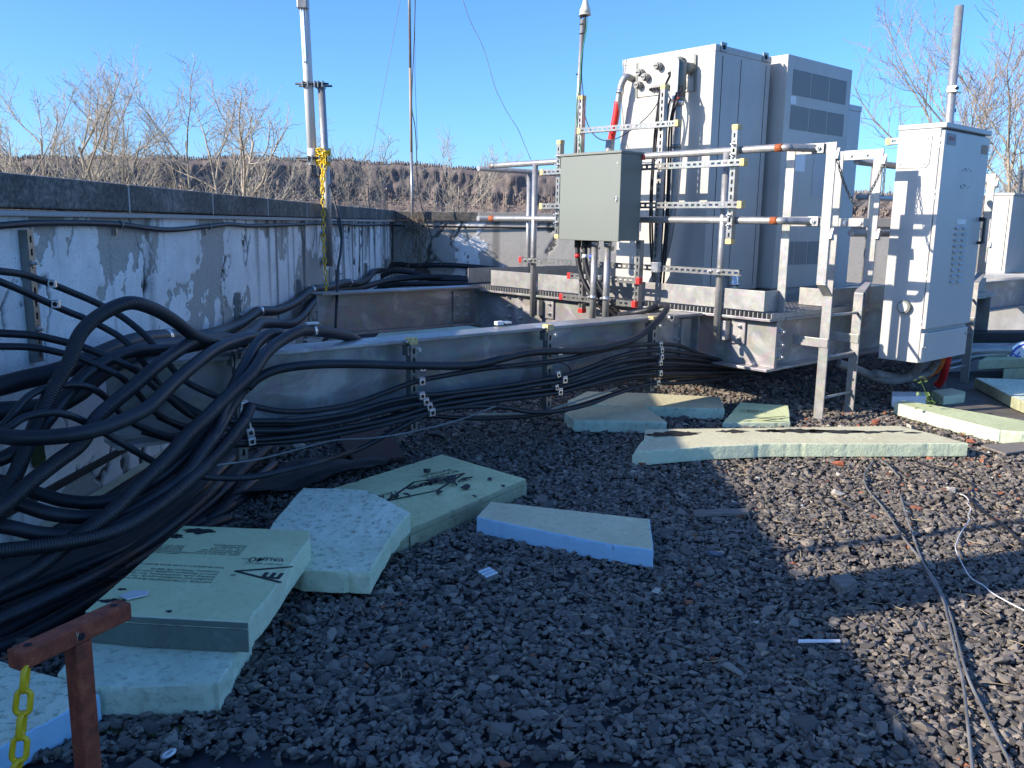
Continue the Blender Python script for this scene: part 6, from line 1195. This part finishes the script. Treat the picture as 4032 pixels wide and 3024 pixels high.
# sprig of green leaves
k = NT('leaf_green'); M_LEAF = k.done(k.mix(k.noise(20, 3), (0.05, 0.11, 0.02), (0.12, 0.19, 0.04)), 0.5)
pl_ = thing('weed_plant', 'small green weed growing beside the small foam block', 'plant', pz(3655, 1600)); R_ = random.Random(4)
for px, py in ((3650, 1545), (3670, 1560), (3690, 1580), (3625, 1500)): MB().tube(spline([pt(3655, 1610, 2.45), pt((3655 + px) / 2 + 6, (1600 + py) / 2, 2.42), pt(px, py, 2.42)], 5), 0.003, 5).build('stem', M_LEAF, pl_)
for i in range(30):
    cx, cy = (3655 + R_.gauss(0, 22), 1575 + R_.gauss(0, 20)) if i < 22 else (3625 + R_.gauss(0, 12), 1495 + R_.gauss(0, 10)); c0 = pt(cx, cy, 2.42 + R_.gauss(0, 0.03)); c0[2] = max(c0[2], 0.03)
    a = nrm(np.array([R_.gauss(0, 1), R_.gauss(0, 1), R_.gauss(0, 0.5)])); b = nrm(np.cross(a, np.array([R_.gauss(0, 0.4), R_.gauss(0, 0.4), 1]))); L_ = R_.uniform(0.025, 0.045); w_ = L_ * 0.42; n_ = np.cross(a, b)
    m = MB(); m.add([c0, c0 + a * L_ * 0.5 + b * w_ + n_ * 0.004, c0 + a * L_ * 0.5 - n_ * 0.003, c0 + a * L_ * 0.5 - b * w_ + n_ * 0.004, c0 + a * L_], [(0, 2, 1), (0, 3, 2), (1, 2, 4), (2, 3, 4)], True); m.build('leaf', M_LEAF, pl_)

# ================================================================== right-hand background
cu = thing('low_wall', 'low white painted roof curb with black flashing at the right edge', 'wall', py_(3950, 1420, 7.6) * [1, 1, 0])
A0, A1 = py_(3800, 1400, 7.6), py_(4600, 1400, 7.9); dA = nrm((A1 - A0) * [1, 1, 0]); nA = np.cross(dA, EZ); cA = (A0 + A1) / 2 * [1, 1, 0]; LA = np.linalg.norm(A1 - A0) + 0.6
MB().box(cA - nA * 0.1 + EZ * 0.135, (LA, 0.2, 0.27), (dA, nA, EZ)).build('curb', M_GLASSW, cu, 0.006); MB().box(cA - nA * 0.1 + EZ * 0.315, (LA, 0.23, 0.085), (dA, nA, EZ)).build('flashing', M_TAR, cu, 0.004)
r2 = thing('steel_beam', 'grey I-beam of the second platform at the right edge', 'beam', S(11, 3.95, 0.33)); MB().ibeam(S(9.2, 3.95, 0.685), S(14.5, 3.95, 0.685), 0.2, 0.35).build('beam_section', M_BEAM, r2, 0.003); MB().sbox(9.25, 9.45, 3.9, 4.0, 0.0, 0.335).build('stub_leg', M_BEAM, r2)
w2 = MB().box(py_(4100, 1060, 11.0) * [1, 1, 0] + EZ * 0.36, (3.2, 0.25, 0.72), (nrm(np.array([0.94, -0.06, 0])), np.array([0.06, 0.94, 0]), EZ)); single('low_wall', w2, m_paint('curb_white_peeling', (0.66, 0.64, 0.58), 0.8, 0.25, 5), 'sunlit white painted plinth carrying the far right cabinet', 'wall', None, 0.01)
ce = thing('equipment_cabinet', 'far cream cabinet cut off by the right edge of the picture', 'cabinet', py_(3963, 1010, 11.0))
p0 = py_(3963, 1012, 11.0) * [1, 1, 0]; MB().box(p0 + E1 * 0.5 + E2 * 0.16 + EZ * (0.72 + 0.485), (1.0, 0.32, 0.97), (E1, E2, EZ)).build('body', M_CABW, ce, 0.008); MB().box(p0 + E1 * 0.5 + E2 * 0.16 + EZ * (0.72 + 0.985), (1.03, 0.35, 0.03), (E1, E2, EZ)).build('lid', M_CABW, ce, 0.006)
MB().box(p0 - E1 * 0.002 + E2 * 0.04 + EZ * (0.72 + 0.485), (0.003, 0.006, 0.9), (E1, E2, EZ)).build('door_seam', M_DARK, ce); MB().box(p0 + E1 * 0.75 - E2 * 0.004 + EZ * (0.72 + 0.5), (0.05, 0.006, 0.30), (E1, E2, EZ)).build('vent_slot', M_DARK, ce)
# drum lying on the curb foot: white, blue ring, lettering cut by the frame
dr_ = thing('steel_drum', 'white drum with blue ring and lettering at the right edge', 'drum', py_(4030, 1410, 7.0))
c0 = py_(4062, 1430, 7.3); ax = nrm(np.array([-0.35, -0.93, 0.15])); u_ = nrm(np.cross(EZ, ax)); v_ = np.cross(ax, u_)
m = MB(); m.tube([c0 - ax * 0.5, c0], 0.195, 40); m.build('shell', M_WHITE, dr_); m = MB(); m.tube([c0 - ax * 0.001, c0 + ax * 0.008], [0.198, 0.198], 40); m.build('rim', M_CLAMP, dr_)
m = MB(); n = 48; A = np.linspace(0, 2 * PI, n + 1)[:-1]; vs = [c0 + ax * 0.009 + r_ * (math.cos(a) * u_ + math.sin(a) * v_) for r_ in (0.18, 0.163) for a in A]; m.add(vs, [(i, (i + 1) % n, n + (i + 1) % n, n + i) for i in range(n)]); m.build('blue_ring', m_plain('drum_blue', (0.015, 0.06, 0.42), 0.4), dr_)
m = MB(); m.add([c0 + ax * 0.0085 + 0.188 * (math.cos(a) * u_ + math.sin(a) * v_) for a in A], [tuple(range(n))]); m.build('lid', M_WHITE, dr_)
c_ = bpy.data.curves.new('t', 'FONT'); c_.body = 'AK'; c_.size = 0.075; c_.offset = 0.002; o_ = bpy.data.objects.new('t', c_); COL.objects.link(o_); dg = bpy.context.evaluated_depsgraph_get(); dg.update(); me = bpy.data.meshes.new_from_object(o_.evaluated_get(dg)); bpy.data.objects.remove(o_)
lu = nrm(v_ * 0.97 - u_ * 0.25) ; lu = lu if lu[2] > 0 else -lu; lvv = np.cross(ax, lu); oo = origin_of(dr_)
side = u_ if py_(4032, 1392, 6.9)[0] > c0[0] else u_
for v in me.vertices: v.co = Vector(c0 + ax * 0.0105 + np.array([-0.085, 0, 0]) - EZ * 0.0 + lu * v.co.x + lvv * v.co.y - oo)
me.materials.clear(); me.materials.append(bpy.data.materials['drum_blue']); o_ = bpy.data.objects.new('lettering', me); COL.objects.link(o_); o_.parent = dr_
for lab, P, r_, mt in (('silver pipe leading to the white drum', ((3700, 1410), (3800, 1385), (3880, 1378), (3975, 1378)), 0.045, M_PIPE), ('lower silver pipe along the white curb', ((3700, 1440), (3800, 1415), (3850, 1400), (3960, 1392)), 0.032, M_PIPE), ('thin red line above the silver pipe', ((3790, 1370), (3880, 1363), (3975, 1360)), 0.008, M_RED), ('tangled black lead under the silver pipe', ((3800, 1385), (3850, 1395), (3900, 1415), (3960, 1405)), 0.006, M_CABLE)):
    single('pipe', MB().tube(spline([py_(a, b, 7.35) for a, b in P], 6), r_, 12), mt, lab, 'pipe')
# worker on the second platform, only a sleeve in view
k = NT('jacket_olive'); a = k.noise(12, 4); M_JACK = k.done(k.mix(a, (0.055, 0.060, 0.022), (0.10, 0.105, 0.045)), 0.85, 0, k.bump(k.noise(9, 4, 0.6, None, 1.5), 0.6, 0.03))
M_SKIN = m_plain('skin', (0.50, 0.30, 0.22), 0.55); M_TROU = m_plain('trousers_dark', (0.03, 0.033, 0.045), 0.85); M_HAIR = m_plain('hair_dark', (0.03, 0.022, 0.016), 0.7)
pc = np.array([7.12, 11.55, 0.70]); per = thing('person', 'person in an olive jacket cut off by the right edge of the picture', 'person', pc, None)
def skin(name, pts, edges, rad, mat, root=0):
    me = bpy.data.meshes.new(name); me.from_pydata([tuple(p) for p in pts], edges, []); o = bpy.data.objects.new(name, me); COL.objects.link(o); o.parent = per
    sk_ = o.modifiers.new('skin', 'SKIN'); sk_.use_smooth_shade = True; sb = o.modifiers.new('sub', 'SUBSURF'); sb.levels = 2; sb.render_levels = 2
    for i, v in enumerate(me.skin_vertices[0].data): v.radius = rad[i]; v.use_root = (i == root)
    me.materials.append(mat); return o
skin('body', [(0, 0, 0.93), (0, 0, 1.12), (0, 0, 1.32), (0, 0.01, 1.44), (0, 0.0, 1.52), (-0.17, 0, 1.40), (-0.23, 0.02, 1.14), (-0.21, -0.12, 0.95), (0.17, 0, 1.40), (0.23, 0.02, 1.14), (0.21, -0.12, 0.95), (-0.09, 0, 0.86), (-0.10, -0.01, 0.48), (-0.10, 0.02, 0.10), (0.09, 0, 0.86), (0.10, -0.01, 0.48), (0.10, 0.02, 0.10), (-0.10, -0.12, 0.05), (0.10, -0.12, 0.05)],
     [(0, 1), (1, 2), (2, 3), (3, 4), (2, 5), (5, 6), (6, 7), (2, 8), (8, 9), (9, 10), (0, 11), (11, 12), (12, 13), (0, 14), (14, 15), (15, 16), (13, 17), (16, 18)],
     [(0.17, 0.12), (0.16, 0.12), (0.19, 0.13), (0.10, 0.09), (0.06, 0.06), (0.085, 0.085), (0.062, 0.062), (0.045, 0.045), (0.085, 0.085), (0.062, 0.062), (0.045, 0.045), (0.10, 0.10), (0.075, 0.075), (0.05, 0.05), (0.10, 0.10), (0.075, 0.075), (0.05, 0.05), (0.045, 0.04), (0.045, 0.04)], M_JACK)
skin('head', [(0, 0, 1.50), (0, -0.005, 1.60), (0, -0.01, 1.69), (0, -0.095, 1.625)], [(0, 1), (1, 2), (1, 3)], [(0.055, 0.055), (0.085, 0.095), (0.075, 0.09), (0.018, 0.02)], M_SKIN)
skin('hair', [(0, 0.02, 1.66), (0, 0.015, 1.73), (0, 0.05, 1.62)], [(0, 1), (0, 2)], [(0.09, 0.095), (0.07, 0.075), (0.07, 0.06)], M_HAIR)
for sg in (-1, 1):
    hand_pts = [(sg * 0.21, -0.13, 0.94), (sg * 0.21, -0.17, 0.89)]; hand_e = [(0, 1)]; rad = [(0.032, 0.028), (0.035, 0.02)]
    for f_ in range(4): hand_pts += [(sg * (0.185 + f_ * 0.018), -0.21, 0.855 - 0.004 * f_), (sg * (0.185 + f_ * 0.018), -0.225 + 0.005 * f_, 0.815)]; i0 = len(hand_pts) - 2; hand_e += [(1, i0), (i0, i0 + 1)]; rad += [(0.0095, 0.0095), (0.008, 0.008)]
    hand_pts += [(sg * 0.175, -0.165, 0.875), (sg * 0.165, -0.195, 0.845)]; i0 = len(hand_pts) - 2; hand_e += [(0, i0), (i0, i0 + 1)]; rad += [(0.011, 0.011), (0.009, 0.009)]; skin('hand', hand_pts, hand_e, rad, M_SKIN)
skin('trousers', [(0, 0, 0.95), (-0.09, 0, 0.86), (-0.10, -0.01, 0.48), (-0.10, 0.02, 0.10), (0.09, 0, 0.86), (0.10, -0.01, 0.48), (0.10, 0.02, 0.10)], [(0, 1), (1, 2), (2, 3), (0, 4), (4, 5), (5, 6)], [(0.165, 0.13), (0.108, 0.108), (0.083, 0.083), (0.06, 0.06), (0.108, 0.108), (0.083, 0.083), (0.06, 0.06)], M_TROU)
sp2 = thing('steel_platform', 'second platform deck under the olive-jacketed person', 'platform', (8.2, 11.5, 0)); MB().box((8.2, 11.75, 0.66), (3.4, 0.95, 0.07)).build('deck', M_GALV, sp2); 
for x_ in (6.7, 9.7): MB().box((x_, 11.75, 0.31), (0.1, 0.1, 0.62)).build('leg', M_BEAM, sp2)
sj = thing('cable_rack', 'lone strut upright in front of the olive jacket', 'rack', py_(4022, 720, 10.9)); strut(py_(4018, 760, 10.9), py_(4026, 668, 10.9), -EY, parent=sj, mat=M_STRUT)

# ================================================================== on the parapet beside the camera, out of the frame: it throws the shadow at the lower right
pa = thing('panel_antenna', 'tall panel antenna and pole on the left parapet behind the camera', 'antenna', wallp(1.72, 0.05, 0.0))
q = wallp(1.72, 0.06, 0); MB().box(q + EZ * 2.55, (0.10, 0.30, 2.5), (WN, WD, EZ)).build('panel', M_GLASSW, pa, 0.02); MB().cyl(wallp(1.72, 0.16, 0.3), wallp(1.72, 0.16, 4.0), 0.03, 14).build('pole', M_PIPE, pa)
for z_ in (1.5, 3.5): MB().box(wallp(1.72, 0.12, z_), (0.14, 0.08, 0.06), (WN, WD, EZ)).build('clamp', M_STRUT, pa)
wp = thing('whip_antenna', 'slim pole on the left parapet behind the camera', 'antenna', wallp(2.13, 0.05, 0.0)); MB().cyl(wallp(2.13, 0.05, 0.4), wallp(2.13, 0.05, 3.6), 0.026, 12).build('pole', M_PIPE, wp); MB().box(wallp(2.13, 0.03, 0.7), (0.05, 0.16, 0.05), (WN, WD, EZ)).build('bracket', M_STRUT, wp)
